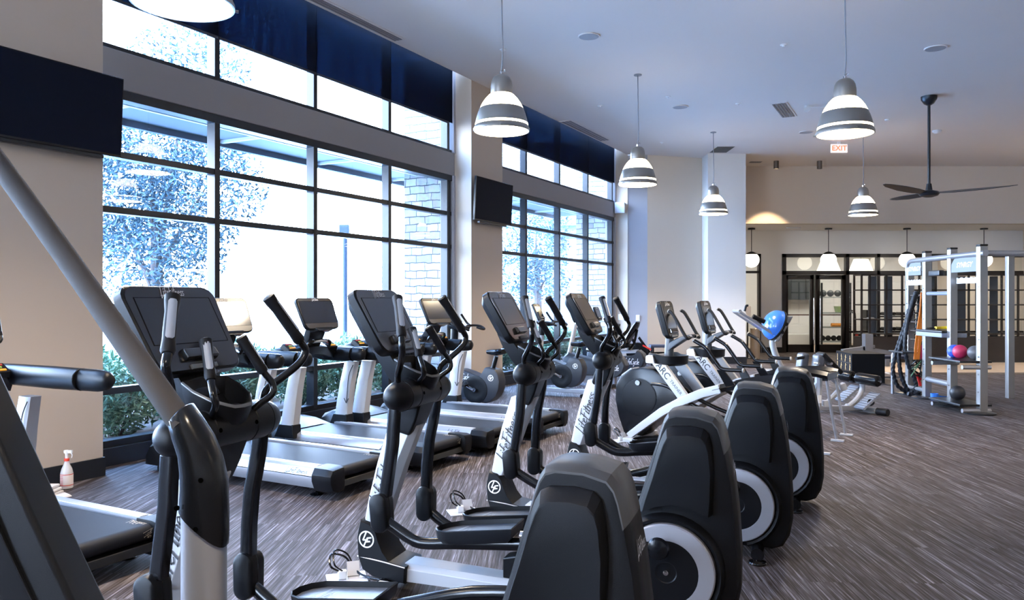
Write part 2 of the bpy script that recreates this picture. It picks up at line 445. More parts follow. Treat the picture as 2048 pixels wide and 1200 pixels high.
# blinds: one in front of every clerestory light
BL = blind_mat(); HEM = mat('blind_hem_bar', (.02, .024, .035), .4)
bay_names = {0: 'hidden bay', 1: 'near bay', 2: 'far bay'}
ordn = ['first', 'second', 'third', 'fourth']
for bi, (t0, t1) in enumerate(BAYS):
    e0, e1 = t0+.02, t1-.16
    for k in range(4):
        a0 = e0+(e1-e0)*k/4; a1 = e0+(e1-e0)*(k+1)/4
        m = MB(); tdbox(m, a0+.002, a1-.002 if k < 3 else t1-.056, .325, .3275, 4.43, CEIL+.30)
        o = m.build('roller_blind', BL)
        tag(o, f'dark roller blind over the {ordn[k]} pane from the near end of the {bay_names[bi]}', 'blind', 'roller blinds along the window wall')
        h = MB(); tdbox(h, a0+.004, a1-.004, .315, .338, 4.405, 4.435); h.build('hem_bar', HEM, o, bevel=.004)

# far wall beyond the windows
mb = MB(); ft = [(2.83, 18.97), (3.30, 19.0), (3.30, 19.6), (2.2, 19.6)]
mb.prism_z([(2.84, 18.99), (3.32, 19.0), (3.32, 19.5), (2.7, 19.5)], 0, CEIL)
struct('wall_far_return', mb, mat('far_return_paint', (.33, .335, .38), .75, bump=.08, bscale=180))
mb = MB(); mb.prism_z([(3.32, 19.0), (4.80, 19.42), (4.80, 19.8), (3.32, 19.8)], 0, CEIL)
struct('wall_far', mb, WALLW)
mb = MB(); mb.prism_z([(4.76, 18.83), (5.68, 18.83), (5.68, 19.9), (4.76, 19.9)], 0, CEIL)
struct('wall_far_pillar', mb, WALLL)
mb = MB(); mb.prism_z([(3.3, 18.985), (4.75, 19.38), (4.75, 19.0), (4.742, 18.81), (5.70, 18.81), (5.70, 19.9), (5.69, 19.9), (5.68, 18.83), (4.77, 18.83), (4.77, 19.41), (3.3, 19.0)], 0, .17)
struct('baseboard_far', mb, BASEB)
# upper wall over the rear zone, soffit, rear wall
mb = MB(); mb.box(5.6, XR, 20.6, 20.9, 3.58, CEIL+.1); struct('wall_upper_rear', mb, WALLW)
mb = MB(); mb.box(5.6, XR, 20.62, 23.0, 3.585, 3.7); struct('ceiling_soffit', mb, CEILM)
mb = MB(); mb.box(5.55, 5.68, 19.9, 23.0, 0, CEIL); struct('wall_side_rear', mb, WALLL)
Y0 = YB
mb = MB()
mb.box(5.6, 6.35, Y0, Y0+.15, 0, 3.6)           # left of the narrow window
mb.box(6.35, 7.30, Y0, Y0+.15, 2.90, 3.6)
mb.box(7.30, 7.93, Y0, Y0+.15, 0, 3.6)
mb.box(7.93, XR, Y0, Y0+.15, 2.90, 3.6)
struct('wall_back', mb, WALLL)
mb = MB(); mb.box(7.32, 7.93, Y0-.02, Y0, 0, .16); mb.box(5.7, 6.35, Y0-.02, Y0, 0, .16); struct('baseboard_back', mb, BASEB)
mb = MB(); mb.box(XR, XR+.2, -7, 28, 0, CEIL+.2); struct('wall_right', mb, WALLW)
mb = MB(); mb.box(-8, XR+.2, -7.2, -7, 0, CEIL+.2); struct('wall_rear', mb, WALLW)

# doors and glazed screen in the back wall (x from pixel, z from height)
def bx(px): return (px-1024)/1550*22.70
FRAME = mat('espresso_door_frame', (.016, .012, .011), .35)
w = child_struct('window_4')
m = MB(); m.box(6.35, 7.30, Y0-.03, Y0+.12, 2.83, 2.90); m.box(7.23, 7.30, Y0-.03, Y0+.12, 0, 2.9); m.box(6.35, 6.42, Y0-.03, Y0+.12, 0, 2.9)
m.box(6.35, 7.30, Y0-.03, Y0+.12, 2.33, 2.40); m.box(6.35, 7.30, Y0-.03, Y0+.12, 0, .12); m.build('window_frame', FRAME, w)
m = MB(); m.box(6.4, 7.25, Y0+.04, Y0+.05, .1, 2.85); m.build('pane', GLASSI, w)
w = child_struct('window_5')
m = MB(); x0 = bx(1565); m.box(x0, XR, Y0-.03, Y0+.12, 2.80, 2.90)          # head
m.box(x0, x0+.12, Y0-.03, Y0+.12, 0, 2.9)
m.box(x0, XR, Y0-.03, Y0+.12, 2.29, 2.40)
for px, wd in ((1696, .10), (1758, .09), (1862, .09), (1960, .09)):
    x = bx(px); m.box(x-wd/2, x+wd/2, Y0-.03, Y0+.12, 0, 2.9)
m.box(bx(1698), XR, Y0-.03, Y0+.12, 0, .14); m.box(bx(1698), XR, Y0-.03, Y0+.12, .58, .64)
m.build('window_frame', FRAME, w)
m = MB(); m.box(x0+.1, XR, Y0+.04, Y0+.05, 2.38, 2.82); m.box(bx(1698), XR, Y0+.04, Y0+.05, .12, 2.3); m.build('pane', GLASSI, w)
for dn, (pa, pb, hx) in enumerate(((1567.5, 1629.5, 1627), (1630.5, 1693, 1640))):
    d = child_struct(f'door_{dn+1}')
    xa, xb = bx(pa)+.03, bx(pb)-.01; st = .115
    m = MB(); m.box(xa, xa+st, Y0-.01, Y0+.05, .01, 2.28); m.box(xb-st, xb, Y0-.01, Y0+.05, .01, 2.28)
    m.box(xa, xb, Y0-.01, Y0+.05, 2.15, 2.28); m.box(xa, xb, Y0-.01, Y0+.05, .01, .24); m.build('door_leaf', FRAME, d, bevel=.004)
    m = MB(); m.box(xa+st, xb-st, Y0+.015, Y0+.023, .24, 2.15); m.build('pane', GLASSI, d)
    m = MB(); m.box(xa+st, xb-st, Y0+.06, Y0+.08, 1.09, 1.125); m.build('push_bar', mat('red_brown_bar', (.12, .03, .02), .4), d)
    m = MB(); hxx = bx(hx); m.cyl((hxx, Y0-.07, .38), (hxx, Y0-.07, 1.60), .022); m.cyl((hxx, Y0-.07, .5), (hxx, Y0, .5), .012); m.cyl((hxx, Y0-.07, 1.48), (hxx, Y0, 1.48), .012)
    m.build('door_handle', CHR, d)

# room behind the glass
mb = MB(); mb.box(5.6, XR, 27.3, 27.5, 0, 3.7); struct('wall_studio_back', mb, WALLL)
mb = MB(); mb.box(5.6, XR, Y0+.15, 27.5, 3.3, 3.5); struct('ceiling_studio', mb, CEILM)
mb = MB(); mb.box(5.4, 5.6, Y0, 27.5, 0, 3.7); struct('wall_studio_left', mb, WALLL)
mb = MB(); mb.box(5.6, XR, Y0+.12, 27.3, .001, .012); struct('floor_studio', mb, WOODL)
mb = MB(); mb.box(7.9, XR, 16.2, 18.75, .0, .04); struct('floor_wood_strip', mb, WOODL)

# ================================================================== OUTSIDE
GRND = mat('outdoor_paving', (.55, .55, .54), .9, vary=.15, vscale=2)
mb = MB(); tdbox(mb, -60, 60, .56, 90, -.25, -.15); struct('ground_outside', mb, GRND)
mb = MB(); tdbox(mb, -9, 16, .56, 3.0, -.15, .10); struct('ground_planting_bed', mb, mat('bark_mulch', (.16, .11, .09), .95, bump=1, bscale=40, vary=.6, vscale=40))
STONE = stone_mat()
for k, (t0, t1) in enumerate([(6.42, 7.3), (13.75, 14.6), (-1.0, -.1)]):
    mb = MB(); tdbox(mb, t0, t1, .56, 1.40, -.15, 5.6)
    o = mb.build('stone_pier', STONE, bevel=.01)
    tag(o, ['stacked grey stone pier outside between the near and far window bays', 'stacked pale stone pier outside at the far end of the window wall', 'stacked stone pier outside beside the first column'][k], 'stone pier', kind='structure')
# canopy over the lower windows
CAN = mat('canopy_steel', (.10, .12, .15), .6)
w = thing('canopy', 'dark flat steel canopy outside with pale cross beams under it', 'canopy')
mb = MB(); tdbox(mb, -8.2, 14, .58, 1.95, 3.72, 3.80); mb.build('deck', CAN, w)
mb = MB(); tdbox(mb, -8.2, 14, 1.95, 2.03, 3.64, 3.84); mb.build('fascia', CAN, w)
CBM = mat('canopy_beam', (.55, .57, .60), .5)
mb = MB(); tdbox(mb, -8.2, 14, 1.12, 1.17, 3.66, 3.72); mb.build('beam', CBM, w)
for t in [-6.5+1.9*k for k in range(11)]:
    mb = MB(); tdbox(mb, t, t+.05, .6, 1.95, 3.68, 3.72); mb.build('beam', CBM, w)
# lamp post
def fixed(px, Y): return ((px-1024)/1550*Y, Y)
x, y = fixed(690, 17)
t = thing('lamp_post', 'slim grey lamp post standing on the paving outside', 'lamp post', (x, y, -.15))
m = MB(); m.cyl((0, 0, 0), (0, 0, 3.2), .055); m.build('pole', mat('post_grey', (.02, .03, .045), .5), t)
m = MB(); m.box(-.11, .11, -.11, .11, 3.15, 3.35); m.build('lamp_head', mat('post_grey', (.02, .03, .045), .5), t, bevel=.02)
# pergola seen through the far bay
t = thing('pergola', 'blue-grey timber pergola outside the far window bay', 'pergola', (2.6, 24.5, -.15), -.3)
PG = mat('pergola_timber', (.16, .20, .28), .7, vary=.2)
for sx in (-1.2, 1.2):
    for sy in (-1, 1):
        m = MB(); m.box(sx-.11, sx+.11, sy-.11, sy+.11, 0, 3.9); m.build('post', PG, t, bevel=.01)
for k in range(9):
    m = MB(); m.box(-1.9, 1.9, -1.2+.3*k-.04, -1.2+.3*k+.04, 3.95, 4.15); m.build('slat', PG, t)
for sy in (-1, 1):
    m = MB(); m.box(-1.7, 1.7, sy-.07, sy+.07, 3.72, 3.95); m.build('crossbeam', PG, t)
    m = MB(); m.obox((.75, sy, 3.35), (.5, 0, .5), (0, .05, 0), (-.04, 0, .04)); m.build('brace', PG, t)
x, y = fixed(1155, 36)
o = MB().box(-3.5, 3.5, 0, 5, 0, 9).build('outdoor_stone_building', STONE); o.location = (x, y, -.15); tag(o, 'pale stone building far outside beyond the pergola', 'building')

# ---- leaves
def leaf_cloud(blobs, n, size, seed, drop=.0):
    rnd = random.Random(seed); bm = bmesh.new()
    tot = sum(b[3]*b[4]*b[5] for b in blobs)
    for (bx_, by_, bz_, rx, ry, rz) in blobs:
        for _ in range(int(n*rx*ry*rz/tot)+1):
            while True:
                u, v, w_ = rnd.uniform(-1, 1), rnd.uniform(-1, 1), rnd.uniform(-1, 1); q = u*u+v*v+w_*w_
                if .12 < q < 1: break
            c = Vector((bx_+u*rx, by_+v*ry, bz_+w_*rz))
            d = Vector((rnd.gauss(0, 1), rnd.gauss(0, 1), rnd.gauss(.3, .8))).normalized()
            s = d.cross(Vector((rnd.gauss(0, 1), rnd.gauss(0, 1), rnd.gauss(0, 1)))).normalized()
            L = size*rnd.uniform(.6, 1.3); W = L*.36; nn = d.cross(s)*L*.12
            p = [c, c+d*L*.35+s*W*.5+nn, c+d*L, c+d*L*.35-s*W*.5+nn]
            vs = [bm.verts.new(x_) for x_ in p]; bm.faces.new(vs)
    return bm
def leafmat(name, c, c2):
    m = bpy.data.materials.new(name); m.use_nodes = True; n, l = nodes(m); b = n['Principled BSDF']
    ob = n.new('ShaderNodeNewGeometry'); r = n.new('ShaderNodeMix'); r.data_type = 'RGBA'
    r.inputs['A'].default_value = (*c, 1); r.inputs['B'].default_value = (*c2, 1)
    l.new(ob.outputs['Random Per Island'], r.inputs['Factor']); l.new(r.outputs['Result'], b.inputs['Base Color'])
    b.inputs['Roughness'].default_value = .45
    return m
LEAFT = leafmat('tree_leaf_haze', (.025, .06, .085), (.08, .14, .17))  # leaf tones shifted to blue, the haze glow painted into them
LEAFH = leafmat('hedge_leaf', (.05, .16, .10), (.34, .50, .32))
BARK = mat('bark', (.12, .09, .08), .9, bump=.6, bscale=30)
def wrap(bm, name, m, parent):
    me = bpy.data.meshes.new(name); bm.to_mesh(me); bm.free(); me.materials.append(m)
    o = bpy.data.objects.new(name, me); COL.objects.link(o); o.parent = parent; return o
def tree(label, loc, blobs, n, size, seed, h, group=None):
    t = thing('tree', label, 'tree', loc, 0, group)
    wrap(leaf_cloud(blobs, n, size, seed), 'crown', LEAFT, t)
    rnd = random.Random(seed+50)
    m = MB(); m.tube([(0, 0, 0), (.06, .03, h*.5), (0, .05, h)], [.14, .11, .05], n=9)
    for b in blobs:
        m.tube([(0.02, .03, h*.45+rnd.uniform(0, .6)), (b[0]*.5, b[1]*.5, (h*.6+b[2])/2), (b[0], b[1], b[2])], [.05, .035, .012], n=6)
    m.build('trunk', BARK, t)
    return t
x, y = fixed(300, 12.0)
tree('broad leafy tree outside the first window pane, nearest the camera', (x-.1, y+.3, -.15), [(0, 0, 4.3, 1.5, 1.3, 1.1), (.8, .1, 3.5, 1.0, 1.0, .8), (-.9, .3, 3.5, 1.1, 1.1, 1.1), (.1, .2, 2.85, 1.2, 1.0, .7), (-.3, 0, 2.4, 1.5, 1.0, .7), (.5, .2, 5.3, 1.0, .9, .9)], 22000, .10, 3, 3.4)
x, y = fixed(1072, 21.5)
tree('tree outside the far bay in front of the pergola', (x, y, -.15), [(0, 0, 3.6, 1.0, 1.0, 1.3), (-.5, .2, 2.4, .9, .9, .9), (.3, .1, 2.3, .7, .8, .8)], 5000, .12, 5, 3.0)
x, y = fixed(-260, 13)
tree('tall tree outside beyond the left end of the windows', (x, y, -.15), [(0, 0, 4.4, 1.8, 1.6, 1.6), (.9, 0, 3.0, 1.2, 1.2, 1.0)], 7000, .13, 9, 3.4)
# shrubs under the windows
rnd = random.Random(4)
protos = []
for s in range(2):
    t = thing('shrub', 'x', 'shrub', (0, 0, 0))
    wrap(leaf_cloud([(0, 0, .40, .45, .43, .40), (.14, .1, .58, .30, .30, .3), (-.14, -.1, .52, .30, .30, .3)], 3000, .088, 20+s), 'foliage', LEAFH, t)
    m = MB()
    for k in range(7):
        a = k*.9; m.tube([(0, 0, -.02), (.15*math.cos(a), .15*math.sin(a), .25), (.34*math.cos(a), .32*math.sin(a), .6)], [.012, .009, .004], n=5)
    m.build('stems', BARK, t); protos.append(t)
k = 0
for t_ in [-.9+.92*i for i in range(16)]:
    for dd in (1.15+rnd.uniform(-.1, .15), 2.15+rnd.uniform(-.1, .2)):
        p = wp(t_+rnd.uniform(-.15, .15)+(.4 if dd > 1.9 else 0), dd, .08)
        if dd < 1.9 and 6.0 < t_ < 7.7: continue
        src = protos[k % 2]
        o = src if k < 2 else dup(src, p, '')
        o.location = p; o.rotation_euler = (0, 0, rnd.uniform(0, 6)); sc = rnd.uniform(.85, 1.15); o.scale = (sc, sc, sc)
        tt = (p-P0).dot(DD); bay_ = 'near' if tt < 6.8 else 'far'; q = (tt-(0 if tt < 6.8 else 7.36))/1.54; pn = max(0, min(3, int(q)))
        o['label'] = f"{'inner' if dd < 1.9 else 'outer'} row shrub outside {ordn[pn]} pane of {bay_} bay, {'nearer' if q-pn < .5 else 'farther'} half"
        o['group'] = 'shrubs in the planting bed outside'
        k += 1
# ================================================================== ELLIPTICAL TRAINER  (forward, lateral, up)
YAW_E = math.radians(19)
def console(parent, top_f, bot_f, hw, depth, face_m=SCRB, shell=BLK, screen=(.80, .14, .30), tray=True, logo=True, word='LifeFitness', taper=.93, nm='console'):
    """display: front top and bottom (a,z), half width, depth behind the face; screen=(width share, top margin share, bottom margin share)"""
    a1, z1 = top_f; a0, z0 = bot_f
    up = Vector((a1-a0, 0, z1-z0)); L = up.length; u = up.normalized(); fw = Vector((u.z, 0, -u.x))      # away from the user
    base = Vector((a0, 0, z0))
    def P(s, l, d): return base+u*(s*L)+fw*d+Vector((0, l, 0))
    def ring(d, ins, r):
        w0, w1 = hw*taper-ins, hw-ins; c = r/L; i = ins/L
        pts = []
        for (cs, cl, w, sg) in ((0, -1, w0, 1), (0, 1, w0, 1), (1, 1, w1, 1), (1, -1, w1, 1)):
            for k in range(5):
                f = k/4*PI/2
                if cs == 0 and cl == -1: dl, ds = 1-math.cos(PI/2-f) , 1-math.sin(PI/2-f)
                if cs == 0 and cl == -1: x, y = (1-math.sin(f)), (1-math.cos(f)); x, y = (1-math.cos(f)), (1-math.sin(f))
                if cs == 0 and cl == -1: pl_, ps = -w+r*(1-math.cos(f)), i+c*(1-math.sin(f)) 
                if cs == 0 and cl == 1: pl_, ps = w-r*(1-math.sin(f)), i+c*(1-math.cos(f))
                if cs == 1 and cl == 1: pl_, ps = w-r*(1-math.cos(f)), 1-i-c*(1-math.sin(f))
                if cs == 1 and cl == -1: pl_, ps = -w+r*(1-math.sin(f)), 1-i-c*(1-math.cos(f))
                pts.append((ps, pl_))
        return [P(s_, l_, d) for s_, l_ in pts]
    rr = min(hw*.28, .055)
    m = F(); m.loft([ring(0, .006, rr), ring(.006, 0, rr), ring(depth*.55, .0, rr), ring(depth, .035, rr)])
    co = m.build(nm, shell, parent, ang=40)
    m = F(); m.loft([ring(-.0025, .009, rr), ring(.004, .009, rr)]); m.build('face_plate', face_m, co)
    ws, tm, bm_ = screen; sw = hw*ws
    m = F(); m.loft([[P(bm_, -sw, -.0035), P(bm_, sw, -.0035), P(1-tm, sw, -.0035), P(1-tm, -sw, -.0035)], [P(bm_, -sw, .0), P(bm_, sw, .0), P(1-tm, sw, .0), P(1-tm, -sw, .0)]])
    m.build('screen', SCRN, co)
    m = F()
    for (s0, s1, l0, l1) in ((bm_-.006, bm_, -sw-.003, sw+.003), (1-tm, 1-tm+.006, -sw-.003, sw+.003), (bm_, 1-tm, -sw-.003, -sw), (bm_, 1-tm, sw, sw+.003)):
        m.loft([[P(s0, l0, -.0045), P(s0, l1, -.0045), P(s1, l1, -.0045), P(s1, l0, -.0045)], [P(s0, l0, .0), P(s0, l1, .0), P(s1, l1, .0), P(s1, l0, .0)]])
    m.build('screen_edge', BLKS, co)
    if tray:
        m = F(); m.loft([[P(.13, -.085, -.03), P(.13, .085, -.03), P(.24, .085, -.022), P(.24, -.085, -.022)], [P(.11, -.09, .0), P(.11, .09, .0), P(.25, .09, .0), P(.25, -.09, .0)]]); m.build('phone_tray', SCRB, co, bevel=.006)
        m = F(); m.loft([[P(.02, -.07, -.012), P(.02, .07, -.012), P(.07, .07, -.012), P(.07, -.07, -.012)], [P(.02, -.07, .0), P(.02, .07, .0), P(.07, .07, .0), P(.07, -.07, .0)]]); m.build('port_panel', mat('port_grey', (.16, .17, .17), .4), co, bevel=.002)
    if logo:
        me = script_mesh(word); sz = min(.40*hw*2*.95/me['w'], tm*L/1.25)
        place(me, 'logo', LOGOW, co, P(1-tm*.52, 0, -.006), (0, 1, 0), u, sz)
    return co
def grip_handle(parent, name, pts, r, gi, gtop, sens, rg=.019):
    """bent tube with rubber grip from pts[0] (tip) to pts[gi]; flared tip; sensor plate"""
    m = F(); m.tube(pts, r, n=12, smooth=5); h = m.build(name, TUBE, parent, ang=50)
    P = [Vector(p) for p in pts]
    tip, end = P[0], P[gi]; d = (end-tip).normalized()
    m = F(); u = Vector((0, 1, 0)); u = (u-d*u.dot(d)).normalized(); v = d.cross(u)
    L = (end-tip).length; R = []
    for s_, k in ((0, .75), (.006, 1.25), (.03, 1.2), (.07, 1.0), (L*.6, 1.05), (L-.05, 1.02), (L-.012, 1.15), (L, .9)):
        R.append([tip+d*s_+(u*math.cos(a)*1.05+v*math.sin(a))*rg*k for a in [2*PI*q/14 for q in range(14)]])
    m.loft(R); g = m.build('grip', GRIP, h, ang=40)
    if sens:
        su = Vector((-1, -.25, .2)); su = Vector(sens).normalized(); su = (su-d*su.dot(d)).normalized(); sv = d.cross(su)
        m = F(); R = []
        a_, b_ = tip+d*L*.13, tip+d*L*.80
        for p, w_ in ((a_, .5), (a_+d*.008, .8), (b_-d*.008, .8), (b_, .5)):
            R.append([p+su*rg*math.cos(t)*1.22+sv*rg*math.sin(t)*1.22 for t in (-.75*w_, -.35*w_, .0, .35*w_, .75*w_)]+[p+su*rg*.8+sv*rg*.3*k for k in (.6, -.6)])
        m.loft(R); m.build('sensor_plate', SENS, h)
    return h
def pod(parent, a, l, z, tilt=0.0):
    m = F(); n = 20; pr = []
    for k in range(n):
        t = 2*PI*k/n; x = .048*math.cos(t); y = .048*math.sin(t)+(.052 if math.sin(t) >= 0 else -.052)
        pr.append((a+x*math.cos(tilt)+y*math.sin(tilt), z-x*math.sin(tilt)+y*math.cos(tilt)))
    R = []
    def sc(k, l_): return [(a+(x-a)*k, l_, z+(y-z)*k) for x, y in pr]
    m.loft([sc(.8, l-.05), sc(.97, l-.043), sc(1, l-.03), sc(1, l+.03), sc(.97, l+.043), sc(.8, l+.05)])
    o = m.build('arm_joint', BLK, parent, ang=50)
    m = F(); m.loft([[(x*1.0+0, l-.0015, y) for x, y in [(a+(q[0]-a)*1.01, z+(q[1]-z)*1.01) for q in pr]], [(x, l+.0015, y) for x, y in [(a+(q[0]-a)*1.01, z+(q[1]-z)*1.01) for q in pr]]]); m.build('seam', BLKS, o)
    return o
def pedal(parent, link, a0, a1, l0, l1, z0, z1, lab=None):
    """tray with raised rim: from rear (a0,z0) to front (a1,z1)"""
    def q(a, l, h): t = (a-a0)/(a1-a0); return (a, l, z0+(z1-z0)*t+h)
    out = [(a0, l0), (a0+.02, l0-.0), (a1-.09, l0), (a1-.03, l0+.03), (a1, l0+.075), (a1, l1-.075), (a1-.03, l1-.03), (a1-.09, l1), (a0+.02, l1), (a0, l1)]
    ca, cl = (a0+a1)/2, (l0+l1)/2
    def ins(k, h): return [q(ca+(a-ca)*k, cl+(l-cl)*k, h*(1.25 if abs(l-cl) > .06 or a > a1-.1 else .5)) for a, l in out]
    m = F(); m.loft([ins(.86, -.03), ins(.96, -.014), ins(1.0, .022), ins(.97, .025), ins(.93, .0)], cap=True)
    o = m.build('pedal', BLK, link, ang=40)
    m = F(); m.loft([[q(ca+(a-ca)*.90, cl+(l-cl)*.9, .004) for a, l in out], [q(ca+(a-ca)*.90, cl+(l-cl)*.9, .009) for a, l in out]])
    for k in range(5): pass
    m.build('tread_pad', mat('pedal_pad', (.05, .055, .068), .35, bump=.4, bscale=300), o)
    place(script_mesh('Life'), 'mark', mat('pedal_mark', (.25, .27, .3), .5), o, q((a0+a1)/2+.05, cl, .011), (-1, 0, 0), (0, 1, 0), .09)
    return o
def elliptical(label, loc):
    t = thing('elliptical_trainer', label, 'elliptical trainer', (*loc, 0), PI-YAW_E, 'row of elliptical trainers')
    # base
    m = F(); R = []
    for a, w, z0, z1 in ((1.50, .082, .075, .168), (1.0, .078, .070, .150), (.40, .074, .066, .140), (-.05, .07, .06, .135)):
        R.append([(a, -w, z0), (a, -w, z1-.025), (a, -w+.022, z1), (a, w-.022, z1), (a, w, z1-.025), (a, w, z0)])
    m.loft(R); m.build('base_beam', SILVL, t, bevel=.003)
    m = F(); m.cyl((1.60, -.30, .052), (1.60, .30, .052), .040, 18); f_ = m.build('front_stabilizer', TUBE, t, bevel=.006)
    m = F(); m.box(1.545, 1.60, -.24, -.15, .0855, .0925); m.build('sticker', mat('sticker_white', (.6, .6, .62), .5), f_)
    m = F(); m.cyl((-.02, -.27, .055), (-.02, .27, .055), .038, 16); rs = m.build('rear_stabilizer', TUBE, t)
    for a in (1.60, -.02):
        for l in (-.26, .26):
            m = F(); m.lathe([(.05, 0), (.055, .006), (.05, .014), (.012, .018), (.012, .05)], (a, l, 0)); m.build('foot', TUBE, t)
    # boot with roundel
    prof = [(1.749, .385), (1.768, .30), (1.762, .19), (1.735, .12), (1.67, .085), (1.479, .068), (1.474, .160), (1.573, .178), (1.612, .225), (1.640, .285), (1.662, .345), (1.693, .372)]
    m = F()
    def pr(k, l): return [(1.63+(a-1.63)*k, l, .2+(z-.2)*k) for a, z in prof]
    m.loft([pr(.95, -.105), pr(1, -.092), pr(1, .092), pr(.95, .105)]); bo = m.build('column_boot', BLK, t, ang=40)
    m = F(); m.tube([(1.764, -.1005, .188), (1.62, -.1045, .176), (1.478, -.1045, .156)], .004, n=6); m.tube([(1.764, .1005, .188), (1.62, .1045, .176), (1.478, .1045, .156)], .004, n=6); m.build('trim_line', SENS, bo)
    place(lf_mesh(), 'roundel_logo', LOGOW, bo, (1.706, -.1065, .285), (-1, 0, 0), (0, 0, 1), .092)
    place(lf_mesh(), 'roundel_logo', LOGOW, bo, (1.706, .1065, .285), (1, 0, 0), (0, 0, 1), .092)
    # pale leaning column
    R = []
    for a0, a1, z, w in ((1.628, 1.750, .36, .080), (1.580, 1.722, .50, .077), (1.512, 1.672, .69, .073), (1.425, 1.605, .90, .066)):
        R.append([(a1, -w*.62, z), (a1-.020, -w, z), (a0+.035, -w, z), (a0, -w*.45, z), (a0, w*.45, z), (a0+.035, w, z), (a1-.020, w, z), (a1, w*.62, z)])
    m = F(); m.loft(R); c = m.build('column', SILVL, t, bevel=.004, ang=25)
    me = script_mesh('LifeFitness')
    for sg in (-1, 1):
        place(me, 'logo', LOGOB, c, (1.618, sg*.0805, .63), (-.31, 0, 1), (1, 0, .31) if sg < 0 else (-1, 0, -.31), .078, sx=.35/me['w']/.078)
    # head cross drum
    m = F(); m.lathe([(.002, -.322), (.020, -.3215), (.040, -.314), (.056, -.299), (.068, -.276), (.076, -.248), (.080, -.215), (.080, -.125), (.076, -.122), (.076, -.118), (.080, -.115), (.080, .115), (.076, .118), (.076, .122), (.080, .125), (.080, .215), (.076, .248), (.068, .276), (.056, .299), (.040, .314), (.020, .3215), (.002, .322)], (1.445, 0, 1.078), (0, 1, 0), n=32)
    hd = m.build('cross_drum', BLK, t, ang=30)
    for l in (-.225, .225):
        m = F(); m.lathe([(.0790, l-.0015), (.0802, l-.001), (.0802, l+.001), (.0795, l+.0015)], (1.445, 0, 1.078), (0, 1, 0), n=32); m.build('seam', BLKS, hd)
    for l, a_ in ((-.105, .2), (.105, .2)):
        m = F(); m.cyl((1.367, l, 1.085), (1.364, l, 1.086), .009, 12); m.build('bolt_hole', mat('hole_black', (.001, .001, .001), 1.0, spec=0), hd)
    # body under the drum and neck above
    R = []
    for a0, a1, z, w in ((1.375, 1.50, 1.08, .105), (1.40, 1.515, 1.0, .092), (1.425, 1.545, .93, .085), (1.455, 1.565, .868, .08), (1.475, 1.555, .845, .07)):
        R.append([(a0, -w, z), (a1, -w, z+.02), (a1, w, z+.02), (a0, w, z)])
    m = F(); m.loft(R); m.build('drum_body', BLK, t, bevel=.012, segs=3)
    R = []
    for a0, a1, z, w in ((1.42, 1.53, 1.10, .085), (1.50, 1.60, 1.18, .095), (1.57, 1.665, 1.28, .10), (1.61, 1.70, 1.36, .10)):
        R.append([(a0, -w, z), (a1, -w*.8, z-.02), (a1, w*.8, z-.02), (a0, w, z)])
    m = F(); m.loft(R); m.build('neck', BLK, t, bevel=.01)
    m = F(); m.loft([[(1.50, -.07, 1.195), (1.50, .07, 1.195), (1.53, .07, 1.235), (1.53, -.07, 1.235)], [(1.54, -.06, 1.185), (1.54, .06, 1.185), (1.57, .06, 1.215), (1.57, -.06, 1.215)]]); m.build('reading_slot', BLKS, t, bevel=.01)
    # cup holder bucket
    def cup(k, zf, zb, ins=0): # ring around, rear = towards the user
        pts = []
        for a, l in ((1.36, -.07), (1.345, -.05), (1.34, 0), (1.345, .05), (1.36, .07), (1.40, .115), (1.47, .135), (1.53, .125), (1.545, 0), (1.53, -.125), (1.47, -.135), (1.40, -.115)):
            cx_, cl_ = 1.45, 0; aa = cx_+(a-cx_)*k; ll = l*k; tt = (aa-1.34)/.2
            pts.append((aa, ll, zf+(zb-zf)*tt))
        return pts
    m = F(); m.loft([cup(.45, 1.05, 1.06), cup(.75, 1.08, 1.11), cup(.97, 1.14, 1.22), cup(1.0, 1.165, 1.265), cup(.93, 1.168, 1.268), cup(.88, 1.155, 1.25), cup(.6, 1.10, 1.13)])
    cu = m.build('cup_holder', BLK, t, ang=45)
    m = F(); R = []
    ou, inn = cup(1.006, 1.164, 1.264), cup(.975, 1.1695, 1.2695)
    lo = [(p[0], p[1], p[2]-.005) for p in ou]
    m.loft([lo, ou, inn], cap=False); m.build('rim_trim', mat('trim_dull', (.18, .18, .18), .35, metal=.6), cu)
    # display
    console(t, (1.712, 1.628), (1.527, 1.296), .250, .085, screen=(.80, .15, .32))
    # handles
    for s in (-1, 1):
        grip_handle(t, 'fixed_handle', [(1.440, s*.10, 1.424), (1.400, s*.125, 1.345), (1.368, s*.155, 1.278), (1.340, s*.175, 1.228), (1.338, s*.165, 1.188), (1.375, s*.135, 1.152), (1.405, s*.11, 1.118)], .0135, 2, 0, (-.75, -.7, 0) if s < 0 else (-.8, .55, .2))
        h = grip_handle(t, 'moving_arm', [(1.436, s*.27, 1.588), (1.395, s*.325, 1.49), (1.352, s*.385, 1.390), (1.341, s*.405, 1.350), (1.353, s*.380, 1.300), (1.398, s*.315, 1.240), (1.437, s*.262, 1.192), (1.447, s*.245, 1.13)], .0165, 2, 0, (-.75, -.7, 0) if s < 0 else (-.8, .55, .2), rg=.022)
        sw = -1 if s < 0 else 1
        m = F(); R = []
        if s < 0: C = [(1.455, 1.02), (1.462, .92), (1.466, .84), (1.475, .78), (1.50, .62), (1.507, .57)]
        else: C = [(1.465, 1.02), (1.475, .93), (1.488, .86), (1.508, .77), (1.522, .62), (1.526, .46)]
        for a, z in C: R.append([(a-.029, s*.262-.020, z), (a-.016, s*.262-.026, z), (a+.016, s*.262-.026, z), (a+.029, s*.262-.020, z), (a+.029, s*.262+.020, z), (a+.016, s*.262+.026, z), (a-.016, s*.262+.026, z), (a-.029, s*.262+.020, z)])
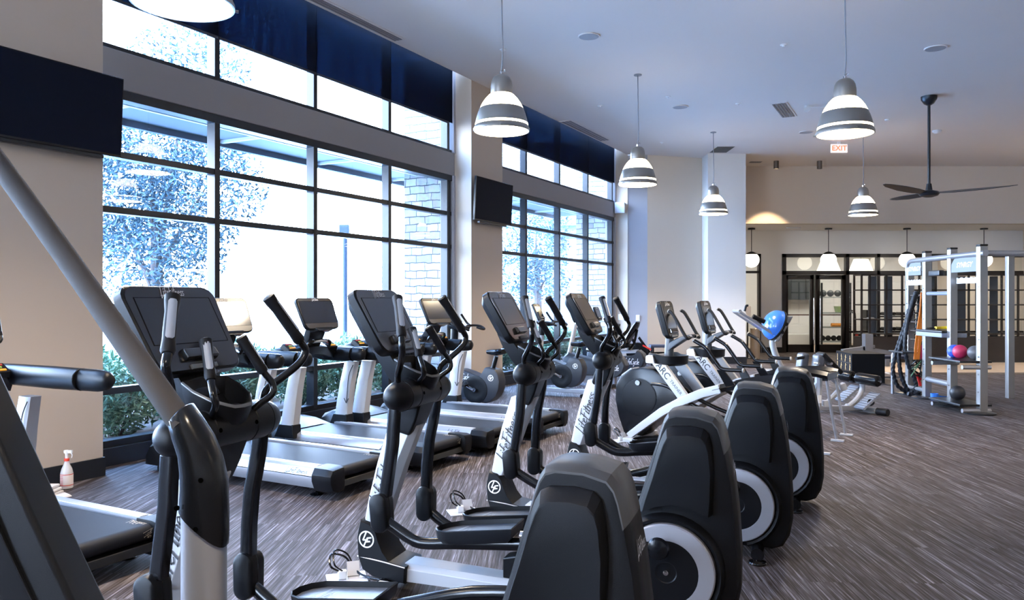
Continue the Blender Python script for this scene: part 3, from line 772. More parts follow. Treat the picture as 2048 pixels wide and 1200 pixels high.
        m.loft(R); m.build('lower_arm', TUBE, t, bevel=.004, ang=50)
    pod(t, 1.525, -.268, .492, .08); pod(t, 1.53, .268, .406, .0)
    # links with pedals: near one and far one
    m = F(); m.tube([(1.52, -.268, .455), (1.43, -.268, .405), (1.34, -.268, .362), (1.26, -.268, .357), (1.13, -.268, .372), (.80, -.268, .40), (.45, -.262, .425), (.13, -.255, .445)], .031, n=12, sy=.75)
    lk = m.build('pedal_link', TUBE, t, ang=50)
    pedal(t, lk, .80, 1.225, -.345, -.145, .462, .408)
    m = F(); m.cyl((.78, -.27, .445), (.55, -.265, .44), .022, 14); m.build('sleeve', CHR, lk)
    m = F(); m.tube([(1.525, .268, .37), (1.44, .268, .31), (1.36, .268, .272), (1.26, .268, .268), (1.08, .268, .29), (.78, .268, .370), (.50, .262, .452), (.13, .255, .49)], .031, n=12, sy=.75)
    lk = m.build('pedal_link', TUBE, t, ang=50)
    pedal(t, lk, .86, 1.285, .145, .345, .395, .350)
    # roller housings where the links meet the cranks
    for s, z in ((-1, .445), (1, .49)):
        m = F(); m.lathe([(.02, -.02), (.045, -.015), (.052, 0), (.045, .02), (.02, .028)], (.13, s*.255, z), (0, s, 0)); m.build('crank_cap', BLKS, t)
    # pivot bracket between beam and shell
    m = F(); m.loft([[(.95, -.05, .14), (.95, .05, .14), (.95, .05, .25), (.95, -.05, .25)], [(.3, -.06, .13), (.3, .06, .13), (.3, .06, .40), (.3, -.06, .40)]]); m.build('inner_frame', TUBE, t, bevel=.01)
    # rear shell
    prof = [(-.10, .045), (-.165, .07), (-.205, .14), (-.224, .24), (-.224, .40), (-.212, .58), (-.193, .74), (-.166, .88), (-.147, .96), (-.133, .998), (-.108, 1.027), (-.03, 1.047), (.068, 1.049), (.104, 1.038), (.123, 1.010), (.139, .965), (.158, .90), (.190, .80), (.222, .69), (.250, .60), (.29, .50), (.325, .38), (.33, .2), (.30, .06)]
    def fr(k, l): return [(.03+(a-.03)*k, l, .5+(z-.5)*(k+(1-k)*.5)) for a, z in prof]
    m = F(); m.loft([fr(.90, -.128), fr(.93, -.126), fr(.995, -.096), fr(1.004, -.03), fr(1.004, .03), fr(.995, .096), fr(.93, .126), fr(.90, .128)])
    sh = m.build('rear_shell', SHR, t, ang=28)
    capp = [p for p in prof if p[1] >= .87]
    m = F(); R = []
    for l, k in ((-.127, .934), (-.096, .999), (-.03, 1.008), (.03, 1.008), (.096, .999), (.127, .934)):
        o_ = [(.03+(a-.03)*k, l, .5+(z-.5)*(k+(1-k)*.5)+.002) for a, z in capp]
        i_ = [(a*.9, l, z-.03) for a, _, z in o_[::-1]]
        R.append(o_+i_)
    m.loft(R); m.build('top_cap', CAPM, sh, ang=28)
    me = script_mesh('LifeFitness')
    place(me, 'logo', LOGOW, sh, (-.191, -.035, .80), (0, 1, 0), (.14, 0, 1), .135/me['w'])
    for s in (-1, 1):
        ip = [(-.098, .585), (-.105, .66), (-.108, .80), (-.098, .91), (-.084, .957), (-.060, .980), (.0, .990), (.080, .986), (.108, .972), (.126, .940), (.148, .88), (.180, .77), (.216, .66), (.238, .585), (.17, .615), (.09, .635), (.0, .625), (-.06, .60)]
        def ir(k, l): return [(.03+(a-.03)*k, s*l, .60+(z-.60)*k) for a, z in ip]
        m = F(); m.loft([ir(1.0, .08), ir(1.0, .140), ir(.985, .150), ir(.90, .182), ir(.885, .184)]); m.build('side_cover', SHR, sh, ang=20)
        # arch round the crank disc and the disc itself
        R = []
        for k in range(25):
            f = math.radians(-75+k*240/24); c_, s_ = math.cos(f), math.sin(f)
            R.append([(.105-r*c_, s*l, .315+r*s_) for r, l in ((.232, .09), (.268, .09), (.262, .15), (.246, .172), (.232, .165))])
        m = F(); m.loft(R); m.build('disc_arch', BLK, sh, ang=40)
        m = F(); m.lathe([(.222, .10), (.222, .176), (.216, .182), (.148, .184), (.146, .170)], (.105, 0, .315), (0, s, 0), n=48, cap=False); m.build('crank_ring', RING, sh)
        m = F(); m.lathe([(.147, .10), (.147, .178), (.05, .18), (.045, .176), (.001, .176)], (.105, 0, .315), (0, s, 0), n=40); d_ = m.build('crank_disc', BLK, sh)
        m = F(); m.lathe([(.012, .176), (.012, .186), (.001, .188)], (.105, 0, .315), (0, s, 0)); m.build('bolt', CHR, d_)
    return t
E4 = [((.239, 2.545), 'elliptical trainer nearest the camera with the largest screen, its shell cut by the bottom edge'),
      ((.866, 3.704), 'second elliptical trainer from the camera, in front of the treadmills'),
      ((1.526, 4.864), 'third elliptical trainer from the camera, before the column with the wall screen'),
      ((2.164, 5.984), 'farthest elliptical trainer of the row, next to the arc trainers')]
e0 = elliptical(E4[0][1], E4[0][0])
for lc, lb in E4[1:]: dup(e0, (*lc, 0), lb)

# ================================================================== TREADMILL
def treadmill(label, loc):
    t = thing('treadmill', label, 'treadmill', (*loc, 0), PI-math.radians(28.3), 'row of treadmills facing the windows')
    for s in (-1, 1):
        pr = [(.30, .235), (.30, .252), (.37, .252), (.405, .240), (.425, .20), (.428, .17), (.425, .13), (.40, .085), (.36, .075), (.30, .075)]
        m = F(); m.loft([[(-.12, s*l, z) for l, z in pr], [(1.36, s*l, z) for l, z in pr]]); r = m.build('side_rail', SILV, t, ang=25)
        m = F(); m.box(-.12, 1.36, s*.4255, s*.4285, .178, .184) if s > 0 else m.box(-.12, 1.36, -.4285, -.4255, .178, .184); m.build('groove', BLKS, r)
        m = F(); y0, y1 = sorted((s*.305, s*.365)); m.box(-.10, 1.30, y0, y1, .252, .2555); m.build('foot_strip', mat('foot_strip', (.40, .42, .46), .35, metal=.3), r)
        me = script_mesh('LifeFitness')
        place(me, 'logo', LOGOB, r, (.06, s*.4225, .214), (-1, 0, 0) if s < 0 else (1, 0, 0), (0, -s*.5, 1), .046, sx=.23/me['w']/.046)
        if s < 0: place(text_mesh('FlexDeck Shock Absorption System'), 'lettering', mat('lettering_grey', (.25, .26, .3), .5), r, (1.05, -.4225, .214), (-1, 0, 0), (0, .5, 1), .024)
        pc = [(.27, .255), (.27, .255), (.41, .245), (.44, .20), (.44, .15), (.41, .08), (.35, .055), (.27, .06)]
        cap = [(-.12, 1.0), (-.24, 1.0), (-.29, .93), (-.31, .6)]
        m = F(); m.loft([[(a, s*(.30+(l-.30)*k), .16+(z-.16)*(1.02*k if i_ else 1.0)) for l, z in pc[1:]] for i_, (a, k) in enumerate(((-.115, 1.0), (-.12, 1.03), (-.25, 1.03), (-.30, .92), (-.315, .62)))])
        m.build('end_cap', BLK, t, ang=30, bevel=.003)
        m = F(); m.lathe([(.052, 0), (.055, .006), (.03, .016), (.011, .02), (.011, .07)], (-.02, s*.275, 0)); m.build('foot', TUBE, t)
        m = F(); m.cyl((1.80, s*.30, .035), (1.80, s*.34, .035), .035); m.build('wheel', BLKS, t)
        # upright
        m = F(); R = []
        for a0, a1, z, w in ((1.235, 1.40, .30, .045), (1.215, 1.375, .45, .043), (1.18, 1.33, .68, .04), (1.13, 1.27, .90, .036)):
            R.append([(a0, s*.40-w, z), (a0+.02, s*.40-w-.012, z), (a1-.02, s*.40-w-.012, z), (a1, s*.40-w, z), (a1, s*.40+w, z), (a1-.02, s*.40+w+.012, z), (a0+.02, s*.40+w+.012, z), (a0, s*.40+w, z)])
        m.loft(R); up = m.build('upright', SILVL, t, ang=40)
        place(lf_mesh(), 'roundel_logo', mat('roundel_pale', (.45, .46, .5), .5), up, (1.25, s*.40-.0565, .66), (-1, 0, .0), (0, 0, 1), .075)
        m = F(); R = []
        for a0, a1, z, w in ((1.20, 1.48, .20, .062), (1.22, 1.45, .25, .062), (1.225, 1.415, .335, .058)): R.append([(a0, s*.40-w, z), (a1, s*.40-w, z), (a1, s*.40+w, z), (a0, s*.40+w, z)])
        m.loft(R); m.build('upright_boot', BLK, t, bevel=.012, segs=3)
        # arm rest
        m = F(); R = []
        for a, zc, hz, hw in ((1.04, .985, .035, .034), (1.055, .983, .062, .046), (1.10, .980, .073, .05), (1.35, .978, .078, .052), (1.60, .978, .076, .052), (1.80, .985, .06, .045)):
            R.append([(a, s*.41+hw*math.cos(q), zc+hz*math.sin(q)) for q in [2*PI*k/14 for k in range(14)]])
        m.loft(R); ar = m.build('arm_rest', BLK, t, ang=50)
        m = F(); m.lathe([(.0725, 0), (.0755, .002), (.0755, .004), (.0725, .006)], (1.19, s*.41, .979), (1, 0, 0), n=20); m.build('seam', BLKS, ar)
    m = F(); m.box(-.20, 1.5, -.305, .305, .10, .225); m.build('deck', BLK, t)
    # belt wraps the rear roller
    m = F(); pr = [(1.42, .236)]+[(1.42-.1*k, .238) for k in range(1, 16)]
    rr = .048; pr = [(1.42, .240), (-.22, .240)]+[(-.22-rr*math.sin(f), .192+rr*math.cos(f)) for f in [PI*k/8 for k in range(1, 9)]]+[(-.10, .144), (-.10, .15), (-.22, .15)]+[(-.22-(rr-.006)*math.sin(f), .192+(rr-.006)*math.cos(f)) for f in [PI*k/8 for k in range(8, 0, -1)]]+[(-.22, .234), (1.42, .234)]
    m.prism(pr, -.272, .272); b = m.build('belt', BELT, t, ang=40)
    place(script_mesh('LifeFitness'), 'logo', mat('belt_logo', (.42, .36, .28), .6), b, (-.15, .245, .2405), (-1, .0, 0), (0, -1, 0), .05)
    place(script_mesh('Life'), 'logo', mat('belt_logo', (.42, .36, .28), .6), b, (-.269, .235, .195), (0, .0, -1), (0, -1, 0), .05)
    m = F(); m.loft([[(-.30, -.29, .095), (-.30, .29, .095), (-.17, .29, .095), (-.17, -.29, .095)], [(-.275, -.29, .138), (-.275, .29, .138), (-.17, .29, .138), (-.17, -.29, .138)]]); m.build('rear_crossbar', BLK, t, bevel=.004)
    # motor hood
    m = F(); R = []
    for a, h in ((1.40, .245), (1.46, .262), (1.62, .30), (1.80, .315), (1.92, .28), (1.97, .20), (1.975, .06)):
        R.append([(a, -.36, .06), (a, -.355, max(.07, h-.06)), (a, -.30, max(.08, h-.015)), (a, -.15, h+.005), (a, .15, h+.005), (a, .30, max(.08, h-.015)), (a, .355, max(.07, h-.06)), (a, .36, .06)])
    m.loft(R); m.build('motor_hood', BLK, t, ang=50)
    # dash, centre handlebar, buttons
    m = F(); R = []
    for l, z, a in ((-.40, .99, 1.50), (-.30, 1.03, 1.47), (-.15, 1.06, 1.45), (0, 1.07, 1.445), (.15, 1.06, 1.45), (.30, 1.03, 1.47), (.40, .99, 1.50)):
        R.append([(a-.10, l, z+.01), (a-.05, l, z+.045), (a+.10, l, z+.05), (a+.16, l, z-.02), (a+.08, l, z-.08), (a-.06, l, z-.07)])
    m.loft(R); d = m.build('dash', BLKS, t, ang=50)
    for l, c in ((-.30, 0), (.30, 1)):
        m = F(); m.loft([[(1.36, l-.065, 1.065), (1.36, l+.065, 1.065), (1.46, l+.06, 1.125), (1.46, l-.06, 1.125)], [(1.38, l-.065, 1.02), (1.38, l+.065, 1.02), (1.50, l+.06, 1.08), (1.50, l-.06, 1.08)]]); k_ = m.build('button_pod', BLK, d, bevel=.008)
        for j, (col, s0) in enumerate((((.30, .04, .03), .75), ((.20, .30, .06), .5), ((.75, .32, .03), .22))):
            p = Vector((1.36, l, 1.065))+Vector((.10, 0, .06))*s0; uu = Vector((.10, 0, .06)).normalized(); nn = Vector((-uu.z, 0, uu.x))
            m = F(); m.obox(p+nn*.003, (0, .038 if j != 1 else .022, 0), uu*.008, nn*.004); m.build('button', mat('button_%d' % j, col, .4, emit=col, estr=.4), k_)
    m = F(); m.tube([(1.33, -.17, 1.06), (1.29, -.15, 1.13), (1.29, 0, 1.145), (1.29, .15, 1.13), (1.33, .17, 1.06)], .016, n=10); hb = m.build('front_handlebar', TUBE, t)
    m = F(); m.cyl((1.29, -.10, 1.140), (1.29, .10, 1.140), .0185, 12); m.build('sensor_plate', SENS, hb)
    m = F(); R = []
    for a0, a1, z, w in ((1.38, 1.50, 1.08, .10), (1.33, 1.42, 1.18, .11), (1.29, 1.37, 1.29, .12)): R.append([(a0, -w, z), (a1, -w, z), (a1, w, z), (a0, w, z)])
    m.loft(R); m.build('neck', BLK, t, bevel=.01)
    console(t, (1.375, 1.588), (1.235, 1.268), .272, .06, face_m=mat('tread_face', (.035, .030, .027), .25, spec=.6), screen=(.90, .12, .19), tray=False, word='LifeFitness')
    m = F(); m.loft([[(1.20, -.10, 1.255), (1.20, .10, 1.255), (1.23, .12, 1.285), (1.23, -.12, 1.285)], [(1.30, -.14, 1.225), (1.30, .14, 1.225), (1.30, .14, 1.275), (1.30, -.14, 1.275)]]); m.build('tray_lip', BLKS, t, bevel=.006)
    # safety strap hanging on the inside of the far upright
    m = F(); m.tube([(1.14, .345, .87), (1.19, .335, .75), (1.215, .335, .52), (1.22, .33, .46)], .004, n=6); m.tube([(1.22, .33, .46), (1.19, .33, .51)], .004, n=6, smooth=0); m.tube([(1.22, .33, .46), (1.25, .33, .51)], .004, n=6, smooth=0); m.build('safety_strap', mat('strap_black', (.01, .01, .012), .6), t)
    return t
TM = [((-2.49, 4.48), 'treadmill nearest the camera, alone before the first column, cut by the left edge'),
      ((-1.46, 6.50), 'treadmill beside the wide gap, seen past the nearest elliptical trainer'),
      ((-.86, 7.44), 'treadmill in the middle of the group of four'),
      ((-.32, 8.27), 'treadmill with its logo side in front of the column between the bays'),
      ((.21, 9.08), 'farthest treadmill, in front of the exercise bikes')]
t0 = treadmill(TM[0][1], TM[0][0])
for lc, lb in TM[1:]: dup(t0, (*lc, 0), lb)
index_children(t0)
for o_ in CH.get(t0.name, []):                     # the nearest machine carries longer, slightly higher rails
    if o_.name.startswith('arm_rest'):
        for q_ in [o_]+CH.get(o_.name, []):
            q_.data = q_.data.copy()
            for v in q_.data.vertices: v.co.x = 1.8-(1.8-v.co.x)*1.93; v.co.z += .062

# ================================================================== ARC TRAINER
def arc_trainer(label, loc, yaw=35):
    t = thing('arc_trainer', label, 'arc trainer', (*loc, 0), PI-math.radians(yaw), 'pair of arc trainers')
    # curved main beams
    for s in (-1, 1):
        pts = [(1.62, .04, .036), (1.44, .18, .040), (1.22, .345, .044), (1.0, .47, .046), (.78, .57, .046), (.58, .63, .046)]
        m = F(); R = []
        for i, (a, z, h) in enumerate(pts):
            p, q = pts[max(0, i-1)], pts[min(len(pts)-1, i+1)]; d = Vector((q[0]-p[0], 0, q[1]-p[1])).normalized(); nn = Vector((-d.z, 0, d.x))
            c = Vector((a, 0, z+.02)); R.append([c+nn*h+Vector((0, s*.21, 0)), c+nn*h+Vector((0, s*.28, 0)), c-nn*h+Vector((0, s*.28, 0)), c-nn*h+Vector((0, s*.21, 0))])
        m.loft(R); m.build('curved_beam', SILVL, t, bevel=.008, ang=40)
        # leaning strut with lettering
        w_ = .04; l0, l1 = sorted((s*.215, s*.275))
        A = [(1.335, .875), (1.175, .862), (.935, .56), (1.035, .51)]
        m = F(); m.prism(A, l0, l1); st = m.build('leaning_strut', SILVL, t, bevel=.006)
        dr = (-.30, 0, -.345)
        if s < 0:
            place(text_mesh('ARC', 0, .01), 'lettering', LOGOB, st, (1.205, -.2765, .80), dr, (-.75, 0, .65), .10)
            place(text_mesh('TRAINER'), 'lettering', LOGOB, st, (1.060, -.2765, .635), dr, (-.75, 0, .65), .047)
        # rear step rails
        m = F(); m.tube([(.66, s*.24, .63), (.42, s*.24, .695), (.17, s*.24, .735), (-.05, s*.24, .745), (-.22, s*.24, .72)], .042, n=4, smooth=3, sy=1.0); m.build('rear_rail', TUBE, t, ang=60)
        # fixed lower handrail
        hp = [(.845, s*.30, 1.140), (.745, s*.30, 1.085), (.70, s*.30, 1.045), (.60, s*.30, .91), (.562, s*.30, .868), (.50, s*.30, .853), (.335, s*.30, .855)]
        m = F(); m.tube(hp, .021, n=12, smooth=5); hr = m.build('handrail', TUBE, t, ang=50)
        for p_, q_ in (((.845, s*.30, 1.140), (.855, s*.30, 1.146)), ((.335, s*.30, .855), (.320, s*.30, .855))): m = F(); m.cyl(p_, q_, .022); m.build('end_plug', mat('plug_grey', (.38, .36, .33), .4), hr)
        m = F(); m.loft([[(.60, s*.28, .85), (.53, s*.28, .85), (.53, s*.32, .85), (.60, s*.32, .85)], [(.50, s*.24, .64), (.39, s*.24, .66), (.39, s*.27, .66), (.50, s*.27, .64)]]); m.build('rail_support', BLK, t, bevel=.005)
        # rear legs
        m = F(); m.tube([(-.20, s*.22, .70), (-.25, s*.22, .35), (-.31, s*.22, .025)], .017, n=8, smooth=0); m.build('rear_leg', SILV, t)
        m = F(); m.box(-.39, -.25, *sorted((s*.20, s*.25)), 0, .022); m.build('foot_plate', SILVL, t, bevel=.004)
    m = F(); m.box(1.54, 1.66, -.34, .34, 0, .05); m.build('front_foot_bar', SILVL, t, bevel=.01)
    m = F(); m.box(-.22, -.16, -.24, .24, .66, .74); m.build('rear_crossbar', TUBE, t, bevel=.006)
    # swinging foot bars with pedals
    for s in (-1, 1):
        m = F(); m.tube([(1.40, s*.14, .64), (1.20, s*.15, .62), (.95, s*.15, .46), (.55, s*.15, .33), (.05, s*.15, .30)], .022, n=8); lk = m.build('foot_bar', TUBE, t, ang=50)
        pedal(t, lk, .0, .38, s*.15-.085, s*.15+.085, .34, .35)
    # drum housing
    pr = [(1.73, .06), (1.80, .24), (1.845, .44), (1.835, .60), (1.77, .71), (1.66, .785), (1.52, .815), (1.38, .80), (1.24, .73), (1.14, .63), (1.10, .50), (1.14, .40), (1.30, .27), (1.45, .12), (1.52, .05)]
    def dr_(k, l): return [(1.52+(a-1.52)*k, l, .5+(z-.5)*k) for a, z in pr]
    m = F(); m.loft([dr_(.93, -.155), dr_(.99, -.148), dr_(1, -.12), dr_(1, .12), dr_(.99, .148), dr_(.93, .155)]); dh = m.build('drum_housing', BLKS, t, ang=35)
    for s in (-1, 1):
        m = F(); m.lathe([(.207, .150), (.205, .163), (.195, .166), (.001, .166)], (1.545, 0, .48), (0, s, 0), n=40); m.build('drum_disc', BLK, dh)
        m = F(); m.lathe([(.214, .150), (.214, .158), (.209, .158)], (1.545, 0, .48), (0, s, 0), n=40, cap=False); m.build('disc_edge', TUBE, dh)
        m = F(); m.cyl((1.55, s*.16, .645), (1.55, s*.19, .645), .028); m.build('crank_hub', CHR, dh)
    m = F(); R = []
    m.loft([[(p[0]*1.0, -.10, p[1]) for p in ((1.80, .24), (1.845, .44), (1.835, .60), (1.77, .71), (1.66, .785))]+[(p[0]+.015, -.10, p[1]+.012) for p in ((1.66, .785), (1.77, .71), (1.835, .60), (1.845, .44), (1.80, .24))],
            [(p[0]*1.0, .10, p[1]) for p in ((1.80, .24), (1.845, .44), (1.835, .60), (1.77, .71), (1.66, .785))]+[(p[0]+.015, .10, p[1]+.012) for p in ((1.66, .785), (1.77, .71), (1.835, .60), (1.845, .44), (1.80, .24))]]); m.build('edge_trim', SILV, dh)
    # tray, stalk, console
    def tr_(k, z): return [(1.25+.21*k*math.cos(f)*(1.05 if math.cos(f) > 0 else .95), .20*k*math.sin(f), z+(.0 if math.cos(f) < 0 else .02)) for f in [2*PI*q/20 for q in range(20)]]
    m = F(); m.loft([tr_(.75, .845), tr_(1.0, .865), tr_(1.03, .955), tr_(.97, .957), tr_(.92, .90), tr_(.6, .89)]); m.build('accessory_tray', BLK, t, ang=40)
    m = F(); m.loft([[(1.46, -.17, .865), (1.46, .17, .865), (1.40, .23, .87), (1.32, .24, .87), (1.32, -.24, .87), (1.40, -.23, .87)], [(1.475, -.14, .94), (1.475, .14, .94), (1.42, .19, .965), (1.36, .2, .96), (1.36, -.2, .96), (1.42, -.19, .965)]]); m.build('tray_cover', SILV, t, bevel=.012)
    m = F(); m.tube([(1.26, 0, .88), (1.255, 0, 1.0), (1.25, 0, 1.14)], [.058, .05, .045], n=18, smooth=2); m.build('stalk', mat('stalk_grey', (.06, .065, .075), .35), t)
    m = F(); R = []
    for a, z, hz, w in ((1.26, 1.04, .05, .05), (1.17, 1.10, .045, .06), (1.06, 1.155, .03, .06), (.98, 1.175, .02, .05)): R.append([(a, -w, z-hz), (a, w, z-hz), (a-.02, w, z+hz), (a-.02, -w, z+hz)])
    m.loft(R); m.build('handle_bracket', mat('stalk_grey', (.06, .065, .075), .35), t, bevel=.012, segs=3)
    for s in (-1, 1):
        l = s*.17
        m = F(); m.tube([(1.13, l-.02*s, 1.432), (1.172, l, 1.425), (1.155, l, 1.375), (1.09, l, 1.26), (1.03, l, 1.165), (.99, l, 1.145), (.965, l, 1.165), (.97, s*.10, 1.172), (.985, 0, 1.172)] if False else
                       [(1.185, l, 1.445), (1.150, l, 1.425), (1.105, l, 1.36), (1.06, l, 1.285), (1.01, l, 1.20), (.975, l*.97, 1.155), (.97, s*.11, 1.160), (.985, s*.05, 1.170)], .0185, n=12, smooth=5); gh = m.build('upper_grip', GRIP, t, ang=50)
        m = F(); m.cyl((1.185, l, 1.445), (1.193, l, 1.450), .019); m.build('end_plug', mat('plug_grey', (.38, .36, .33), .4), gh)
        m = F(); m.cyl((.975, s*.12, 1.164), (.98, s*.06, 1.168), .0205); m.build('sensor_plate', SENS, gh)
    console(t, (1.295, 1.555), (1.190, 1.150), .165, .085, face_m=mat('arc_face', (.035, .03, .026), .25, spec=.6), screen=(.72, .17, .25), taper=.85)
    return t
a1 = arc_trainer('arc trainer next to the farthest elliptical, lettered on its pale strut', (2.768, 7.86))
dup(a1, (3.468, 8.94, 0), 'rear arc trainer, behind the other one and before the pale far wall')

# ================================================================== UPRIGHT BIKES
def bike(label, loc):
    t = thing('exercise_bike', label, 'exercise bike', (*loc, 0), PI-math.radians(28.3), 'upright exercise bikes by the window')
    BL_ = mat('bike_shell', (.016, .019, .026), .42, bump=.3, bscale=700)
    pr = [(-.16, .64), (-.30, .615), (-.345, .56), (-.372, .46), (-.36, .35), (-.315, .25), (-.24, .18), (-.16, .15), (-.05, .165), (.10, .18), (.28, .17), (.50, .16), (.58, .24), (.56, .40), (.47, .53), (.36, .60), (.25, .60), (.10, .565), (-.03, .52), (-.09, .53)]
    def s_(k, l): return [(.1+(a-.1)*k, l, .38+(z-.38)*k) for a, z in pr]
    m = F(); m.loft([s_(.94, -.105), s_(.99, -.095), s_(1, -.07), s_(1, .07), s_(.99, .095), s_(.94, .105)]); b = m.build('body_shell', BL_, t, ang=35)
    for s in (-1, 1):
        m = F(); m.lathe([(.195, .09), (.19, .112), (.15, .118), (.11, .114), (.08, .112), (.001, .112)], (0, 0, .33), (0, s, 0), n=36); m.build('crank_cover', BLK, b)
        me = lf_mesh(); place(me, 'roundel_logo', LOGOW, b, (-.245, s*.1085, .50), (-s*-1*-1, 0, 0) if False else ((-1, 0, 0) if s < 0 else (1, 0, 0)), (0, 0, 1), .085)
        place(script_mesh('LifeCycle'), 'logo', LOGOW, b, (.20, s*.1085, .50), (-1, 0, 0) if s < 0 else (1, 0, 0), (0, 0, 1), .085)
    m = F(); m.cyl((0, -.15, .33), (0, .15, .33), .028); b2 = m.build('crank_axle', CHR, t)
    for s, (da, dz) in ((-1, (.13, .06)), (1, (-.13, -.06))):
        m = F(); m.tube([(0, s*.145, .33), (da, s*.15, .33+dz)], [.024, .016], n=8, smooth=0); m.build('crank_arm', CHR, t)
        m = F(); m.box(da-.05, da+.05, *sorted((s*.155, s*.25)), .33+dz-.014, .33+dz+.014); m.tube([(da-.05, s*.16, .35+dz), (da+.0, s*.16, .40+dz), (da+.05, s*.16, .35+dz)], .008, n=6); m.build('pedal', BLK, t, bevel=.004)
    m = F(); m.cyl((-.21, 0, .58), (-.275, 0, .79), .030, 16); m.build('seat_post', BLK, t)
    m = F(); R = []
    for a, w, z, h in ((-.13, .03, .853, .022), (-.20, .05, .853, .03), (-.29, .105, .858, .035), (-.36, .125, .868, .035), (-.40, .10, .868, .025)): R.append([(a, w*math.cos(f), z+h*math.sin(f)*(1 if math.sin(f) > 0 else 1.6)) for f in [2*PI*k/14 for k in range(14)]])
    m.loft(R); m.build('saddle', BLKS, t, ang=50)
    for a in (-.42, .62):
        m = F(); m.cyl((a, -.25, .045), (a, .25, .045), .035); m.build('stabilizer', TUBE, t, bevel=.006)
    m = F(); m.box(-.43, .62, -.05, .05, .06, .13); m.build('base_beam', SILV, t, bevel=.008)
    m = F(); m.tube([(.47, 0, .50), (.43, 0, .78), (.41, 0, .98)], .047, n=16, smooth=2); m.build('front_post', SILVL, t)
    m = F(); m.tube([(.41, 0, .98), (.40, 0, 1.16)], .055, n=16, smooth=0); m.build('post_collar', BLK, t)
    m = F(); m.loft([[(.44, -.10, 1.16), (.44, .10, 1.16), (.22, .10, 1.13), (.22, -.10, 1.13)], [(.46, -.12, 1.21), (.46, .12, 1.21), (.20, .12, 1.19), (.20, -.12, 1.19)]]); m.build('bar_housing', BLK, t, bevel=.015, segs=3)
    for s in (-1, 1):
        m = F(); m.tube([(.395, s*.16, 1.36), (.36, s*.19, 1.29), (.31, s*.20, 1.225), (.24, s*.17, 1.195)], .016, n=10); m.tube([(.28, s*.12, 1.19), (.22, s*.21, 1.20), (.12, s*.24, 1.19), (.05, s*.23, 1.155), (.06, s*.19, 1.15), (.14, s*.17, 1.175)], .016, n=10); m.build('handlebar', GRIP, t, ang=50)
    console(t, (.515, 1.50), (.38, 1.215), .125, .05, face_m=mat('arc_face', (.035, .03, .026), .25, spec=.6), screen=(.78, .17, .22))
    return t
b1 = bike('upright exercise bike before the column between the bays', (-.456, 10.75))
dup(b1, (.845, 12.6, 0), 'upright exercise bike in front of the far bay windows, seen between the ellipticals')

# ================================================================== RECUMBENT BIKES
def recumbent(label, loc):
    t = thing('recumbent_bike', label, 'recumbent bike', (*loc, 0), PI-math.radians(28.3), 'recumbent exercise bikes')
    BL_ = mat('bike_shell', (.016, .019, .026), .42, bump=.3, bscale=700)
    pr = [(.30, .22), (.10, .17), (-.08, .20), (-.17, .28), (-.215, .40), (-.16, .52), (-.07, .585), (-.02, .50), (.12, .46), (.32, .45), (.55, .52), (.9, .60), (1.0, .50), (1.0, .25), (.8, .17)]
    def s_(k, l): return [(.35+(a-.35)*k, l, .36+(z-.36)*k) for a, z in pr]
    m = F(); m.loft([s_(.95, -.11), s_(1, -.09), s_(1, .09), s_(.95, .11)]); b = m.build('body_shell', BL_, t, ang=35)
    place(script_mesh('LifeCycle'), 'logo', LOGOW, b, (.05, -.1115, .36), (-1, 0, 0), (0, 0, 1), .12)
    m = F(); m.loft([[(-.04, -.07, .53), (.36, -.07, .50), (.36, .07, .50), (-.04, .07, .53)], [(-.04, -.05, .59), (.36, -.05, .56), (.36, .05, .56), (-.04, .05, .59)]]); m.build('seat_rail', SILV, t, bevel=.006)
    m = F(); R = []
    for s_0, w, th in ((0, .15, .05), (.1, .19, .07), (.5, .20, .075), (.85, .17, .07), (1.0, .12, .04)):
        a, z = .22-.26*s_0, .68+.45*s_0; R.append([(a+th*math.cos(f)*.6, w*math.sin(f), z+th*.2*math.cos(f)) for f in [2*PI*k/16 for k in range(16)]])
    m.loft(R); m.build('back_pad', BLKS, t, ang=50)
    m = F(); R = []
    for a, w in ((.12, .16), (.18, .21), (.36, .21), (.50, .15), (.54, .08)): R.append([(a, w*math.cos(f), .66+.045*math.sin(f)) for f in [2*PI*k/16 for k in range(16)]])
    m.loft(R); m.build('seat_pad', BLKS, t, ang=50)
    m = F(); m.tube([(.16, 0, .56), (.05, 0, .70), (-.02, 0, .98)], .025, n=8); m.build('back_frame', TUBE, t)
    for s in (-1, 1):
        m = F(); m.tube([(.20, s*.24, .74), (.32, s*.25, .76), (.40, s*.24, .74)], .016, n=8); m.tube([(.2, s*.12, .62), (.24, s*.24, .64), (.26, s*.245, .74)], .012, n=8); m.build('side_handle', GRIP, t)
        m = F(); m.box(.78, .90, *sorted((s*.13, s*.22)), .33, .36); m.build('pedal', BLK, t, bevel=.005)
    m = F(); m.tube([(.92, 0, .52), (.84, 0, .85), (.78, 0, 1.12)], .04, n=12); m.build('front_post', SILVL, t)
    console(t, (.84, 1.42), (.74, 1.15), .13, .05, face_m=mat('arc_face', (.035, .03, .026), .25, spec=.6), screen=(.78, .17, .22))
    for a in (.05, .95):
        m = F(); m.box(a-.05, a+.05, -.28, .28, 0, .07); m.build('stabilizer', TUBE, t, bevel=.01)
    m = F(); m.box(.0, .97, -.06, .06, .06, .20); m.build('base_beam', SILV, t)
    return t
r1 = recumbent('recumbent bike standing nearer, its backrest against the pale column face', (1.85, 13.8))
dup(r1, (2.42, 15.1, 0), 'recumbent bike farther back, lettered nose in front of the light switch wall')
